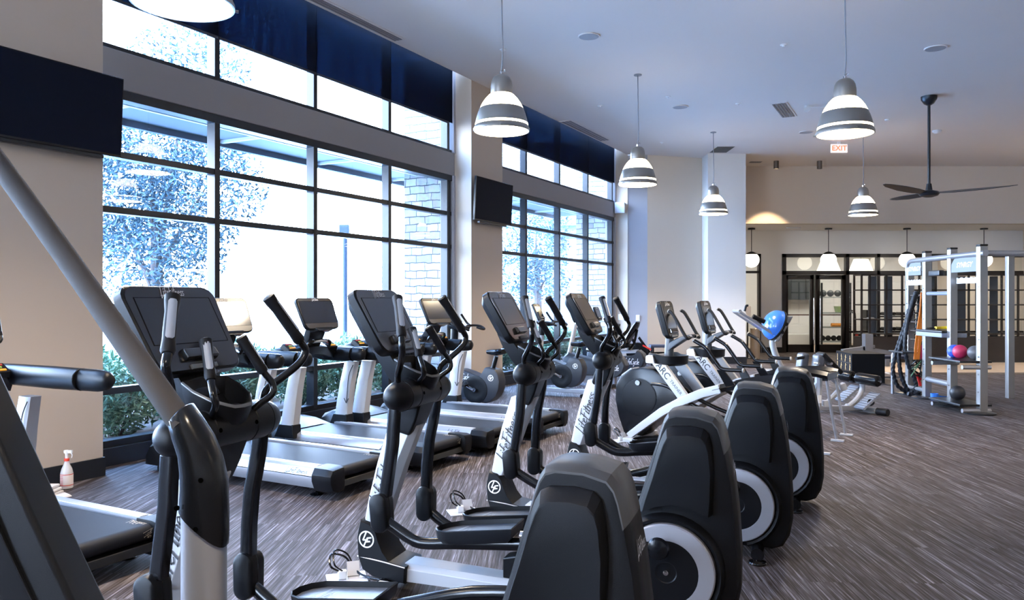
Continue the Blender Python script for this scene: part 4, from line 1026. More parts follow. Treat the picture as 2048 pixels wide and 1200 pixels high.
# ================================================================== LIGHT FITTINGS
def pendant():
    t = thing('pendant_light', '', 'pendant lamp', (0, 0, 0))      # origin: centre of the lens rim
    m = MB(); m.lathe([(.02, .605), (.062, .592), (.092, .565), (.108, .53), (.116, .48), (.117, .39)], (0, 0, 0), n=36); m.build('cap', ALU, t, ang=50)
    m = MB(); m.lathe([(.118, .392), (.135, .382), (.170, .345), (.205, .295), (.235, .235)], (0, 0, 0), n=40, cap=False); m.build('glow_band', LAMPBAND, t)
    m = MB(); m.lathe([(.236, .236), (.256, .185), (.272, .13), (.283, .078)], (0, 0, 0), n=40, cap=False); m.build('shade', ALU, t)
    m = MB(); m.lathe([(.283, .078), (.286, .052)], (0, 0, 0), n=40, cap=False); m.build('glow_line', LAMPBAND, t)
    m = MB(); m.lathe([(.287, .052), (.294, .035), (.302, .02), (.302, -.005), (.290, -.006)], (0, 0, 0), n=44, cap=False)
    for k in range(3): a = k*2.1+.5; m.cyl((.30*math.cos(a), .30*math.sin(a), .01), (.325*math.cos(a), .325*math.sin(a), .01), .009)
    m.build('rim', ALU, t)
    m = MB(); m.lathe([(.290, -.004), (.18, -.012), (.0, -.015)], (0, 0, 0), n=40); m.build('lens', LAMPON, t)
    m = MB(); m.lathe([(.0, 0), (.018, 0), (.02, .03), (.0, .04)], (0, 0, .60)); m.tube([(.0, 0, .64), (.03, 0, .66), (.035, 0, .64)], .004, n=6); m.build('hook', CHR, t)
    h = CEIL-3.375
    m = MB(); m.tube([(0, 0, .64), (.012, 0, .85), (.004, 0, 1.2), (0, 0, h)], .008, n=8); m.build('cord', mat('cord_grey', (.22, .22, .24), .5), t)
    m = MB(); m.lathe([(.062, h-.012), (.062, h-.001)], (0, 0, 0)); m.build('ceiling_rose', mat('rose_grey', (.22, .22, .23), .5), t)
    return t
PZ = 3.375
pl = [(-2.01, 4.73, 'silver pendant lamp nearest the camera, cut by the top edge, before the near bay'),
      (-.112, 8.30, 'silver bell pendant lamp hanging in front of the column between the bays'),
      (1.98, 12.2, 'silver bell pendant lamp hanging before the far end of the far bay'),
      (4.26, 16.4, 'silver bell pendant lamp hanging before the pale far pillar'),
      (3.63, 8.45, 'large silver bell pendant lamp hanging over the exit sign'),
      (7.52, 16.6, 'small silver bell pendant lamp before the rear upper wall')]
for x, y, w_ in ((-.3, .1, 'over the floor beside the camera'), (9.0, 8.4, 'over the open floor right of the rack'), (12.9, 16.6, 'near the right wall by the divider'), (5.1, .2, 'over the open floor behind the camera'), (-4.2, .9, 'before the window bay behind the camera'), (9.5, 1, 'near the right wall behind the camera')):
    pl.append((x, y, 'unseen bell lamp added as fill '+w_))  # unseen pendants added to fill the hall with warm light
pp = pendant()
for k, (x, y, lb) in enumerate(pl):
    o = pp if k == 0 else dup(pp, (0, 0, 0), lb)
    o.location = (x, y, PZ); o['label'] = lb; o['group'] = 'bell pendant lamps'
    ld = bpy.data.lights.new('pendant_glow', 'SPOT'); ld.energy = 480; ld.color = (1, .84, .66); ld.spot_size = 2.4; ld.spot_blend = .8; ld.shadow_soft_size = .25
    lo = bpy.data.objects.new('pendant_glow', ld); COL.objects.link(lo); lo.location = (x, y, PZ-.06)
# globes at the back
def globe():
    t = thing('globe_pendant', '', 'pendant lamp')
    m = MB(); m.ball((0, 0, 0), .215, 24, 16); m.build('globe', GLOBE, t)
    m = MB(); m.lathe([(.15, .155), (.13, .19), (.07, .225), (.012, .24)], (0, 0, 0)); m.build('cap', METB, t)
    h = 3.585-2.69
    m = MB(); m.cyl((0, 0, .2), (0, 0, h), .010); m.build('rod', METB, t)
    m = MB(); m.lathe([(.10, h-.04), (.10, h-.002)], (0, 0, 0)); m.build('ceiling_rose', METB, t)
    return t
g = globe(); Yg = 21.9
for k, (px, lb) in enumerate(((1503, 'opal globe pendant before the narrow glass strip'), (1657, 'opal globe pendant over the double door'), (1814, 'opal globe pendant above the cable rack'), (1968, 'opal globe pendant beyond the cable rack'))):
    o = g if k == 0 else dup(g, (0, 0, 0), lb)
    o.location = ((px-1024)/1550*Yg, Yg, 2.68); o['label'] = lb; o['group'] = 'opal globe pendants by the back wall'
# ceiling fan
Yf = 13.5; xf = (1858-1024)/1550*Yf; zf = CAMH+ (598-386)/1550*Yf
t = thing('ceiling_fan', 'black ceiling fan with three thin blades on a long rod', 'ceiling fan', (xf, Yf, zf))
m = MB(); m.lathe([(.04, .16), (.055, .05), (.15, .02), (.17, -.01), (.14, -.05), (.06, -.075)], (0, 0, 0)); m.build('motor', METB, t)
m = MB(); h = CEIL-zf; m.cyl((0, 0, .1), (0, 0, h-.04), .024); m.build('rod', METB, t)
m = MB(); m.lathe([(.03, h-.16), (.08, h-.13), (.125, h-.06), (.13, h-.002)], (0, 0, 0)); m.build('canopy', METB, t)
for a in (211.5, 331.5, 91.5):
    a = math.radians(a); c, s = math.cos(a), math.sin(a); R = []
    for r, wd, z, tw in ((.12, .05, 0, .3), (.4, .075, .005, .35), (.8, .085, .02, .3), (1.18, .06, .04, .2), (1.30, .02, .05, .15)):
        R.append([(r*c-w_*s, r*s+w_*c, z+q+w_*math.sin(tw)) for w_, q in ((-wd, -.004), (wd, -.004), (wd, .004), (-wd, .004))])
    m = MB(); m.loft(R); m.build('blade', METB, t, recalc=True)
# ---- things on the ceiling: position from pixel, all at ceiling height
def ceilpt(px, py, z=CEIL): 
    Y = (z-CAMH)*1550/(598-py); return ((px-1024)/1550*Y, Y, z)
SPK = mat('speaker_grille', (.33, .33, .35), .6)
for k, (px, py, lb) in enumerate(((1178, 72, 'round grey ceiling speaker nearest the camera'), (1360.5, 213.5, 'round grey ceiling speaker beyond the second pendant'), (1871, 96, 'round pale ceiling speaker near the right edge'), (1612, 264, 'round ceiling speaker left of the exit sign'))):
    p = ceilpt(px, py); t = thing('ceiling_speaker', lb, 'speaker', p, 0, 'ceiling speakers')
    m = MB(); m.lathe([(.135, -.012), (.135, -.001)], (0, 0, 0), n=32); m.build('grille', SPK, t)
    m = MB(); m.lathe([(.133, -.006), (.133, -.014), (.145, -.014), (.147, -.001)], (0, 0, 0), n=32, cap=False); m.build('rim', CEILM, t)
for k, (px, py, lb) in enumerate(((1567, 89, 'small white ceiling sensor right of the first speaker'), (1200, 211, 'tiny white sprinkler nearest the blinds'), (1476, 207, 'tiny white sprinkler in the middle of the ceiling'), (1324, 284, 'tiny white sprinkler near the third pendant'), (1774, 239, 'tiny white sprinkler before the fan'), (1336, 193, 'small white ceiling disc beside the second pendant'), (1006, 99, 'small white sprinkler behind the first pendant cord'))):
    t = thing('sprinkler', lb, 'sprinkler', ceilpt(px, py), 0, 'small ceiling fittings')
    m = MB(); m.lathe([(.045, -.001), (.045, -.01), (.018, -.018), (.02, -.03), (.003, -.034)], (0, 0, 0)); m.build('head', WHT, t)
t = thing('smoke_detector', 'white strobe detector on the ceiling by the fan rod', 'detector', ceilpt(1874, 261))
m = MB(); m.lathe([(.09, -.001), (.09, -.03), (.05, -.055), (.01, -.06)], (0, 0, 0)); m.build('body', WHT, t)
SLOT = mat('vent_slats', (.16, .16, .17), .5)
def vent(pxs, lb, dirv, L, W, fin=8, m_=SLOT):
    p = ceilpt(*pxs); t = thing('ceiling_vent', lb, 'vent', p, math.atan2(dirv[1], dirv[0]))
    m = MB(); m.box(-L/2-.03, L/2+.03, -W/2-.03, W/2+.03, -.008, -.001); m.build('frame', CEILM, t)
    for k in range(fin):
        y = -W/2+W*(k+.5)/fin; m = MB(); m.box(-L/2, L/2, y-W/fin*.36, y+W/fin*.36, -.014, -.009); m.build('slat', m_, t)
vent((1567.5, 220), 'slotted dark ceiling vent left of the large pendant', DD, 1.15, .24, 5)
vent((695, 29), 'long slotted vent beside the near bay blinds', DD, 2.1, .14, 3, mat('vent_tan', (.22, .19, .19), .5))
vent((1173, 262), 'long slotted vent beside the far bay blinds', DD, 2.1, .22, 3, mat('vent_tan', (.22, .19, .19), .5))
vent((1444, 298.5), 'dark square grille in the ceiling over the far pillar', (1, 0, 0), .40, .75, 8, METB)
vent((1511, 323.5), 'small grey vent before the rear upper wall', (1, 0, 0), .3, .2, 3)
t = thing('emergency_light', 'white twin head emergency light left of the large pendant', 'emergency light', ceilpt(1634, 211))
m = MB(); m.box(-.22, .22, -.02, .02, -.03, -.001); m.build('bar', WHT, t)
for s in (-.2, .2): m = MB(); m.lathe([(.03, 0), (.06, .08)], (s, 0, -.03), (0, -.6, -.6)); m.build('lamp_head', WHT, t)
# exit sign
Ye = 17.4; t = thing('exit_sign', 'white exit sign with red letters hanging from the ceiling', 'sign', ((1678-1024)/1550*Ye, Ye, CAMH+(598-297)/1550*Ye))
m = MB(); m.box(-.185, .185, -.02, .02, -.095, .095); m.build('panel', mat('exit_panel', (.85, .78, .76), .4, emit=(1, .85, .8), estr=.5), t, bevel=.005)
m = MB(); m.box(-.03, .03, -.02, .02, .095, CEIL-t.location.z-.001); m.build('mount', WHT, t)
place(text_mesh('EXIT', 0, .02), 'letters', mat('exit_red', (.8, .1, .05), .5, emit=(1, .16, .06), estr=1.2), t, (0, -.022, 0), (1, 0, 0), (0, 0, 1), .165, flip=False)
# cylinder downlights
for k, (px, on) in enumerate(((1552.5, 1), (1639, 0))):
    p = ceilpt(px, 322); t = thing('downlight', ['lit cylinder downlight on the ceiling over the warm pool of light', 'unlit cylinder downlight under the exit sign'][k], 'downlight', p, 0, 'cylinder downlights')
    m = MB(); m.lathe([(.065, -.001), (.065, -.2), (.052, -.2), (.05, -.16), (.001, -.15)], (0, 0, 0), cap=False); m.build('housing', mat('downlight_bronze', (.12, .10, .09), .4, metal=.5), t)
    if on:
        m = MB(); m.lathe([(.05, -.17), (.001, -.172)], (0, 0, 0)); m.build('bulb', LAMPON, t)
        ld = bpy.data.lights.new('downlight_beam', 'SPOT'); ld.energy = 420; ld.color = (1, .72, .42); ld.spot_size = 1.34; ld.spot_blend = .25; ld.shadow_soft_size = .03
        lo = bpy.data.objects.new('downlight_beam', ld); COL.objects.link(lo); lo.location = (p[0]-.35, 20.1, CEIL-.25)
        lo.location = (p[0], p[1], CEIL-.21)
# fixture under the soffit
t = thing('strobe_fixture', 'small white fixture under the rear soffit', 'fixture', ((1587-1024)/1550*21.6, 21.6, 3.58))
m = MB(); m.box(-.2, .2, -.03, .03, -.04, -.001); m.build('bar', WHT, t)
# unseen fill lamps added to light the studio behind the glass
for x in (7.5, 10.5, 13.3):
    ld = bpy.data.lights.new('studio_fill_light', 'AREA'); ld.energy = 55; ld.size = 1.0; ld.color = (1, .95, .88)
    lo = bpy.data.objects.new('studio_fill_light', ld); COL.objects.link(lo); lo.location = (x, 25.2, 3.28)
# ================================================================== WALL THINGS
ROTW = math.atan2(.8809, .4734)          # local x along the window wall, local y towards it
def pxp(px, py, Y, dy=0.0): return Vector(((px-1024)/1550*Y, Y+dy, CAMH+(598-py)/1550*Y))
for t_, lb in ((-.52, 'black flat television mounted on the first column, cut by the left edge'), (6.845, 'black flat television mounted on the column between the window bays')):
    p = wp(t_, -.12, 3.19); t = thing('television', lb, 'television', p, ROTW)
    T_ = Matrix.Rotation(math.radians(3), 3, 'X')
    m = MB(); m.obox((0, 0, 0), T_ @ Vector((.615, 0, 0)), T_ @ Vector((0, .02, 0)), T_ @ Vector((0, 0, .352))); c = m.build('case', BLKS, t, bevel=.006)
    m = MB(); m.obox(T_ @ Vector((0, -.0212, .006)), T_ @ Vector((.603, 0, 0)), T_ @ Vector((0, .0008, 0)), T_ @ Vector((0, 0, .335))); m.build('screen', mat('tv_screen', (.006, .009, .018), .5, spec=.05), c)
    m = MB(); m.box(-.2, .2, .02, .119, -.16, .16); m.build('wall_mount', METB, t)
    m = MB(); m.box(-.45, .45, .0, .05, -.385, -.352); m.build('speaker_bar', METB, t, bevel=.006)
p = wp(13.55, .15, 3.79); t = thing('wall_speaker', 'white square wall speaker beside the far end of the window wall', 'speaker', p, ROTW)
m = MB(); m.loft([[(-.02, -.13, -.12), (-.02, .13, -.12), (-.02, .13, .15), (-.02, -.13, .15)], [(.135, -.10, -.10), (.135, .10, -.10), (.135, .10, .13), (.135, -.10, .13)]]); m.build('box', mat('speaker_white', (.78, .76, .78), .5), t, bevel=.008)
m = MB(); m.box(-.026, -.019, -.115, .115, -.105, .135); m.build('grille', mat('speaker_white_grille', (.70, .68, .70), .6), t)
t = thing('light_switch', 'white light switch plate on the grey wall face beyond the windows', 'light switch', (3.08, 18.975, 1.11))
m = MB(); m.box(-.045, .045, -.006, .012, -.075, .075); m.build('plate', WHT, t, bevel=.003)
m = MB(); m.box(-.016, .016, -.012, -.005, -.03, .03); m.build('rocker', WHT, t, bevel=.002)
t = thing('wall_outlet_plate', 'white switch plate on the pale side of the last window column', 'light switch', wp(13.685, .17, 1.13), ROTW)
m = MB(); m.box(-.008, .001, -.07, .07, -.07, .07); m.build('plate', WHT, t, bevel=.003)

# ================================================================== LEFT CORNER: bottle, towels, outlets
t = thing('spray_bottle', 'clear spray bottle with a white trigger and red collar by the first column', 'bottle', (-3.70, 6.44, 0))
PL = mat('bottle_plastic', (.62, .60, .60), .25)
m = MB(); m.lathe([(.040, 0), (.048, .008), (.048, .13), (.040, .165), (.022, .205), (.017, .225), (.017, .235)], (0, 0, 0)); b = m.build('bottle_body', PL, t)
m = MB(); m.lathe([(.0485, .03), (.0488, .031), (.0488, .125), (.0485, .126)], (0, 0, 0), cap=False); m.build('label_sheet', mat('bottle_label', (.80, .70, .66), .6), b)
for z in (.034, .122): m = MB(); m.lathe([(.0492, z-.003), (.0492, z+.003)], (0, 0, 0), cap=False); m.build('label_border', mat('label_red', (.6, .06, .04), .6), b)
for k in range(6): m = MB(); a = -1.9; m.obox((.0495*math.cos(a), .0495*math.sin(a), .108-.013*k), (.014, -.004, 0), (0, .0004, 0), (0, 0, .002)); m.build('label_line', mat('label_red', (.6, .06, .04), .6), b)
m = MB(); m.lathe([(.021, .230), (.021, .252)], (0, 0, 0)); m.build('collar', mat('collar_red', (.75, .07, .04), .4), t)
m = MB(); m.lathe([(.012, .252), (.012, .285), (.016, .30), (.012, .32)], (0, 0, 0)); m.box(-.02, .045, -.01, .01, .295, .318); m.tube([(.03, 0, .30), (.045, 0, .28), (.04, 0, .255)], .004, n=6); m.build('trigger', WHT, t)
t = thing('folded_towel', 'white folded cloth lying beside the spray bottle', 'cloth', (-3.74, 6.22, 0))
m = MB()
for k in range(3): m.box(-.11+.01*k, .10-.01*k, -.07, .08-.01*k, .001+.028*k, .026+.028*k)
m.build('stack', mat('towel_white', (.78, .74, .72), .9, bump=1, bscale=200), t, bevel=.009)
m = MB(); m.loft([[(.10, -.07, 0.001), (.20, -.09, .001), (.23, -.03, .001), (.13, .04, .001)], [(.10, -.06, .015), (.19, -.08, .012), (.21, -.035, .018), (.13, .03, .02)]]); m.build('loose_corner', mat('towel_white', (.78, .74, .72), .9), t, bevel=.004)
PLATE = mat('floor_plate', (.62, .62, .66), .35, metal=.4)
for (x, y, r, lb, cord) in ((-3.36, 7.52, 1.08, 'floor outlet plate with an open lid and white plug near the window base', 'w'), (-.93, 4.36, .3, 'floor outlet plate with coiled cords in front of the second elliptical', 'b'),
                      (-.36, 5.72, .3, 'floor outlet plate with cords in front of the third elliptical', 'b'), (1.22, 8.9-.3, .5, 'floor outlet plate with cords beside the arc trainer', 'b')):
    t = thing('floor_outlet', lb, 'outlet', (x, y, 0), r, 'floor outlets')
    m = MB(); m.box(-.11, .11, -.085, .085, 0.0, .008); m.build('plate', PLATE, t, bevel=.002)
    m = MB(); m.obox((.04, .03, .045), (.035, 0, 0), (0, .02, .035), (0, -.003, .002)); m.build('lid', PLATE, t)
    m = MB(); m.box(-.05, .0, -.03, .012, .008, .055); m.build('plug', WHT, t, bevel=.008)
    c_ = WHT if cord == 'w' else TUBE
    if cord == 'w': pts = [(-.03, 0, .04), (-.05, .05, .09), (-.02, .14, .15), (.06, .2, .2)]
    else: pts = [(-.03, 0, .04), (-.09, -.03, .09), (-.08, .05, .13), (.0, .07, .10), (.05, .03, .03), (.13, -.05, .012), (.22, -.09, .012)]
    m = MB(); m.tube(pts, .006, n=7, smooth=6); m.build('cord', c_, t)
    if cord == 'b':
        m = MB(); m.tube([(p_[0]*.9+.01, p_[1]*1.3-.01, max(.012, p_[2]*1.15)) for p_ in pts], .005, n=7, smooth=6); m.build('cord', c_, t)

# ================================================================== CLIMBER IN THE FOREGROUND
t = thing('stair_climber', 'large grey diagonal handrail with a silver post in the foreground, cut by the left edge', 'stair climber', (-.755, 1.9, 0))
ox, oy = -.755, 1.9
def L_(x, y, z): return (x-ox, y-oy, z)
def oval(c, rx, ry, tilt, slant=0.0, n=22):
    out = []
    for k in range(n):
        a = 2*PI*k/n; x, y = math.copysign(abs(math.cos(a))**.75, math.cos(a))*rx, math.copysign(abs(math.sin(a))**.75, math.sin(a))*ry
        out.append((c[0]+x*math.cos(tilt), c[1]+y, c[2]+x*math.sin(tilt)+x*slant))
    return out
m = MB(); m.loft([oval((0, 0, z), .052, .042, 0) for z in (0, .5, 1.10)]); m.build('post', SILV, t, ang=50)
m = MB(); m.loft([oval((-.064, .01, 1.296), .031, .034, .76), oval((-.061, .01, 1.292), .0355, .039, .76), oval((-.043, .006, 1.258), .041, .044, .72), oval((-.020, .003, 1.215), .0465, .047, .60),
                 oval((-.006, 0, 1.17), .0510, .05, .38), oval((.001, 0, 1.12), .0545, .051, .16), oval((.001, 0, 1.06), .0565, .051, .0, -.25), oval((.0, 0, 1.03), .0570, .051, 0, -.75), oval((.0, 0, 1.017), .0555, .050, 0, -.85)])
j = m.build('elbow_cover', BLKS, t, ang=50)
for (a, b) in ((.012, 1.142), (-.046, 1.075), (.0, .995+.03)):
    m = MB(); m.cyl((a, -.045, b), (a, -.0515, b), .006, 14); m.build('screw_hole', mat('hole_black', (.001, .001, .001), 1.0, spec=0), j)
bar = [(-.809, 1.901, 1.268), (-.823, 1.905, 1.285), (-1.05, 2.05, 1.50), (-1.28, 2.2, 1.714), (-1.75, 2.50, 2.14), (-2.0, 2.66, 2.34)]
m = MB(); m.tube([L_(*p) for p in bar], .0305, n=20, smooth=3); m.build('handrail', mat('rail_foam_grey', (.05, .046, .045), .75, bump=.5, bscale=900, spec=.12), t, ang=60)
m = MB(); m.tube([L_(-2.0, 2.66, 2.34), L_(-2.12, 2.74, 2.1), L_(-2.15, 2.76, 0)], .05, n=12, smooth=3); m.build('rear_mast', SILV, t)
m = MB()
q0 = [(-1.20, 1.62, 1.72), (-.93, 1.60, 1.155), (-.385, 1.60, 0.0), (-.90, 1.62, 0.0), (-1.20, 1.62, .60)]
m.loft([[L_(*p) for p in q0], [L_(p[0], p[1]-.10, p[2]) for p in q0]]); sf = m.build('side_frame', BLK, t, bevel=.012, segs=3)
m = MB(); q1 = [(-1.16, 1.494, 1.50), (-.975, 1.494, 1.10), (-.47, 1.494, .02), (-.52, 1.494, .02), (-1.02, 1.494, 1.07), (-1.17, 1.494, 1.40)]
m.loft([[L_(*p) for p in q1[:3]+q1[3:5]], [L_(p[0], p[1]+.012, p[2]) for p in q1[:3]+q1[3:5]]]); m.build('side_ridge', BLKS, sf, bevel=.003)

# ================================================================== THINGS AT THE BACK
def bars(pts, r, **k): m = MB(); m.tube(pts, r, **k); return m
# silver frame machine holding the blue half ball
Y = 16.6; b0 = pxp(1560, 755, Y); t = thing('abdominal_bench', 'silver training frame with long tilted arms behind the arc trainers', 'training machine', (b0.x, Y, 0))
def Q(px, py, dy=0.0, Y_=16.6, o=b0): p = pxp(px, py, Y_, dy); return (p.x-o.x, p.y-o.y, p.z)
m = bars([(Q(1566, 745)[0], 0, .03), Q(1560, 730), Q(1548, 700), Q(1545, 682), Q(1552, 668), Q(1568, 642)], .065, n=10, sy=.8); m.build('curved_post', SILVL, t, ang=50)
m = MB(); m.box(-.35, .4, -.05, .05, 0, .08); m.box(-.35, -.25, -.3, .3, 0, .07); m.build('base', SILVL, t, bevel=.01)
for dy in (-.22, .22):
    m = bars([Q(1473, 623, dy), Q(1552, 675, dy)], .034, n=10, smooth=0); m.build('tilted_arm', SILV, t)
m = bars([Q(1474, 622, -.24), Q(1474, 622, .24)], .036, n=10, smooth=0); m.build('cross_tube', SILV, t)
m = bars([Q(1500, 632, -.2), Q(1523, 643, -.2)], .05, n=10, smooth=0); m.build('roller_pad', BLK, t)
m = bars([Q(1483, 622, -.22), Q(1486, 612, -.22), Q(1490, 611, -.22)], .025, n=8); m.build('upper_handle', BLK, t)
m = MB(); c = Vector(Q(1562, 657)); m.obox(c, (.05, 0, .0), (0, .20, 0), (.15, 0, .27)); hp = m.build('head_plate', SILV, t, bevel=.02)
for dz in (-.07, .10): m = MB(); m.cyl(c+Vector((-.01+dz*.5, -.2, dz)), c+Vector((-.01+dz*.5, -.212, dz)), .04, 16); m.build('hole', METB, hp)
c = pxp(1550, 650, Y, -.02); t = thing('balance_dome', 'blue half balance ball hanging tilted on the silver frame', 'balance ball', c)
ax = Vector((-.88, -.12, .42))
m = MB(); m.lathe([(.335, .0)]+[(.325*math.cos(f), .02+.235*math.sin(f)) for f in [PI/2*k/10 for k in range(11)]], (0, 0, 0), ax, n=36); m.build('dome', mat('blue_rubber', (.035, .14, .48), .22, coat=.3), t, ang=60)
m = MB(); m.lathe([(.20, -.07), (.34, -.055), (.35, -.02), (.338, .0)], (0, 0, 0), ax, n=36); m.build('platform', BLK, t)
# dispenser stand
t = thing('wipe_dispenser', 'beige metal wipe bin standing beyond the pale pillar', 'bin', (6.43, 20.5, 0))
m = MB(); m.lathe([(.125, 0), (.125, .79), (.115, .80)], (0, 0, 0), n=30); m.build('bin', mat('beige_metal', (.50, .42, .34), .3, metal=.5), t)
m = MB(); m.box(-.30, -.12, -.06, .06, 1.13, 1.40); m.build('dispenser_head', WHT, t, bevel=.02)
m = MB(); m.cyl((-.2, .0, .02), (-.2, 0, 1.15), .02); m.box(-.32, -.08, -.12, .12, 0, .02); m.build('stand', METB, t)
# plyo box
t = thing('plyo_box', 'black jump box with yellow exercise figures on its side', 'jump box', (6.38, 14.55, 0), math.radians(-5))
m = MB(); m.box(0, .60, 0, .90, .005, .548); bxo = m.build('box', mat('plyo_black', (.007, .007, .008), .6, bump=.3, bscale=60, spec=.12), t, bevel=.008)
YEL = mat('plyo_yellow', (.85, .55, .22), .6)
def fig(seed):
    r = random.Random(seed); bm = bmesh.new()
    n = 10
    for k in range(n): a, b = 2*PI*k/n, 2*PI*(k+1)/n; bm.faces.new([bm.verts.new((0, .36, 0)), bm.verts.new((.09*math.cos(a), .36+.09*math.sin(a), 0)), bm.verts.new((.09*math.cos(b), .36+.09*math.sin(b), 0))])
    hip = (r.uniform(-.15, .15), -.05); ribbon(bm, (0, .26), hip, .12)
    for s in (-1, 1):
        kn = (hip[0]+s*r.uniform(.05, .2), -.22); ribbon(bm, hip, kn, .08); ribbon(bm, kn, (kn[0]+r.uniform(-.12, .12), -.42), .07)
        ribbon(bm, (0, .2), (s*r.uniform(.12, .28), r.uniform(-.02, .3)), .06)
    me = bpy.data.meshes.new('fig'); bm.to_mesh(me); bm.free(); return me
for i in range(3):
    for j_ in range(3):
        place(fig(i*3+j_), 'figure', YEL, bxo, (-.003, .62-.25*i if False else .58-.24*i, .44-.16*j_), (0, -1, 0), (0, 0, 1), .15, flip=False)
place(text_mesh('SOFT PLYO BOX', 0, .02), 'lettering', YEL, bxo, (-.003, .80, .27), (0, 0, 1), (0, 1, 0), .062, flip=False)
m = MB()
for i in range(2): m.box(-.002, 0, .46-.24*i-.002, .46-.24*i+.002, .03, .52); m.box(-.002, 0, .1, .72, .36-.16*i-.002, .36-.16*i+.002)
m.build('grid_line', mat('plyo_grey', (.10, .09, .09), .6), bxo)
# flat bench behind the box
t = thing('flat_bench', 'low bench with a thin dark pad standing behind the jump box', 'bench', (7.5, 15.7, 0))
m = MB(); m.box(-.35, .75, -.14, .14, .37, .43); m.build('pad', mat('bench_pad', (.05, .06, .10), .35), t, bevel=.02, segs=3)
for x in (-.22, .6): m = MB(); m.box(x-.03, x+.03, -.2, .2, 0, .05); m.box(x-.03, x+.03, -.03, .03, .05, .37); m.build('leg', METB, t)
# grey T shaped stand
t = thing('weight_stand', 'dark grey upright stand with crossed feet before the glass screen', 'stand', (8.12, 17.7, .04))
m = MB(); m.box(-.09, .09, -.09, .09, .25, .74); m.build('post', mat('stand_grey', (.10, .105, .12), .5), t, bevel=.006)
m = MB(); m.obox((-.22, 0, .39), (.36, 0, .05), (0, .07, 0), (0, 0, .045)); m.obox((.2, 0, .36), (.33, 0, -.06), (0, .07, 0), (0, 0, .045)); m.box(-.5, -.42, -.06, .06, 0, .38); m.box(.4, .48, -.06, .06, 0, .3); m.build('crossed_foot', mat('stand_grey', (.10, .105, .12), .5), t)

# back extension bench
Y = 10.75; b0 = Vector(((1665-1024)/1550*Y, Y, 0)); t = thing('back_extension_bench', 'silver back extension bench with black foam rollers and two foot plates', 'training bench', b0)
def R(px, py, dy=0.0): return Q(px, py, dy, 10.75, b0)
m = MB(); z_ = R(0, 816)[2]; m.box(R(1600, 0)[0], R(1727, 0)[0], -.04, .04, max(.015, z_-.035), z_+.035); m.build('base_tube', SILV, t, bevel=.01)
m = bars([R(1708, 806, .25)[:2]+(.05,), R(1748, 822, -.30)[:2]+(.05,)], .042, n=14, smooth=0); fb = m.build('front_foot', SILVL, t)
p_, q_ = Vector(R(1739, 0, -.22)), Vector(R(1751, 0, -.36)); p_.z = q_.z = .05
m = MB(); m.cyl(p_, q_, .05, 16); m.build('rubber_cap', GRIP, fb, bevel=.008)
m = MB(); m.box(R(1590, 0)[0], R(1600, 0)[0], -.32, .32, 0, .08); m.build('rear_foot', SILVL, t, bevel=.01)
m = bars([R(1636, 812), R(1637, 765), R(1637, 745)], .052, n=8, smooth=0); po = m.build('main_post', SILVL, t, bevel=.0)
m = MB(); a_ = Vector(R(1635, 801, -.056)); m.box(a_.x-.02, a_.x+.03, a_.y-.004, a_.y, a_.z-.03, a_.z+.08); m.build('warning_label', WHT, po)
m = bars([R(1625, 790), R(1632, 770), R(1640, 760)], .04, n=8, smooth=0); m.build('brace', SILVL, t)
m = bars([R(1652, 748), R(1683, 774)], .026, n=8, smooth=0); m.build('folding_arm', SILV, t)
m = bars([R(1683, 774), R(1652, 807)], .032, n=8, smooth=0); m.build('folding_arm', SILVL, t)
m = MB(); c = Vector(R(1684, 774)); m.obox(c, (.045, 0, .02), (0, .05, 0), (-.02, 0, .045)); m.build('hinge_block', SILVL, t, bevel=.008)
m = MB(); c = Vector(R(1652, 807)); m.obox(c, (.045, 0, 0), (0, .05, 0), (0, 0, .045)); m.build('slider_block', SILVL, t, bevel=.01)
m = bars([R(1698, 812), R(1712, 800), R(1722, 785), R(1725, 772), R(1721, 760)], .035, n=10); m.build('curved_upright', SILVL, t)
for a_, b_, lb in ((R(1716, 756, .02), R(1741, 759, -.26), 0), (R(1697, 753, .24), R(1712, 755, .07), 1)):
    m = MB(); p_, q_ = Vector(a_), Vector(b_); d = q_-p_; m.lathe([(.03, 0), (.072, .002), (.078, .015), (.078, d.length-.02), (.066, d.length-.003), (.03, d.length)], p_, d, n=26); m.build('foam_roller', BLKS, t)
m = MB(); m.cyl(R(1694, 752.5, .26), R(1742, 759.2, -.28), .018, 10); m.build('roller_axle', CHR, t)
for ax_, dy in (((1724, 799), -.16), ((1704, 789), .14)):
    c = Vector(R(*ax_, dy)); m = MB(); m.obox(c, (.115, -.0, .105), (-.02, .10, 0), (.010, 0, -.011)); fp = m.build('foot_plate', mat('plate_ribbed', (.20, .215, .25), .4), t, bevel=.003)
    for k in range(8):
        f = -.9+1.8*k/7; m = MB(); m.obox(c+Vector((.115*f, 0, .105*f))+Vector((-.011, 0, .012)), (.004, 0, .0036), (-.018, .095, 0), (.003, 0, -.003)); m.build('rib', mat('plate_rib', (.12, .13, .15), .5), fp)
m = MB(); m.cyl(R(1726, 800, -.24), R(1729, 803, -.17), .045, 16); m.build('adjust_knob', BLK, t)
for k, (x0, x1) in enumerate(((1605, 1621), (1619.5, 1636))):
    c0, c1 = R(x0, 718, .17-.30*k), R(x1, 718, .17-.30*k)
    m = MB(); m.obox(((c0[0]+c1[0])/2, .15-.30*k, .70), ((c1[0]-c0[0])/2, 0, 0), (0, .11, 0), (.015, 0, .12)); m.build('thigh_pad', mat('pad_grey_blue', (.045, .05, .065), .35), t, bevel=.035, segs=3)
m = MB(); c = Vector(R(1650, 724, -.15)); m.obox(c, (.13, 0, -.135), (0, .13, 0), (.022, 0, .022)); m.build('hip_pad', BLK, t, bevel=.02, segs=3)
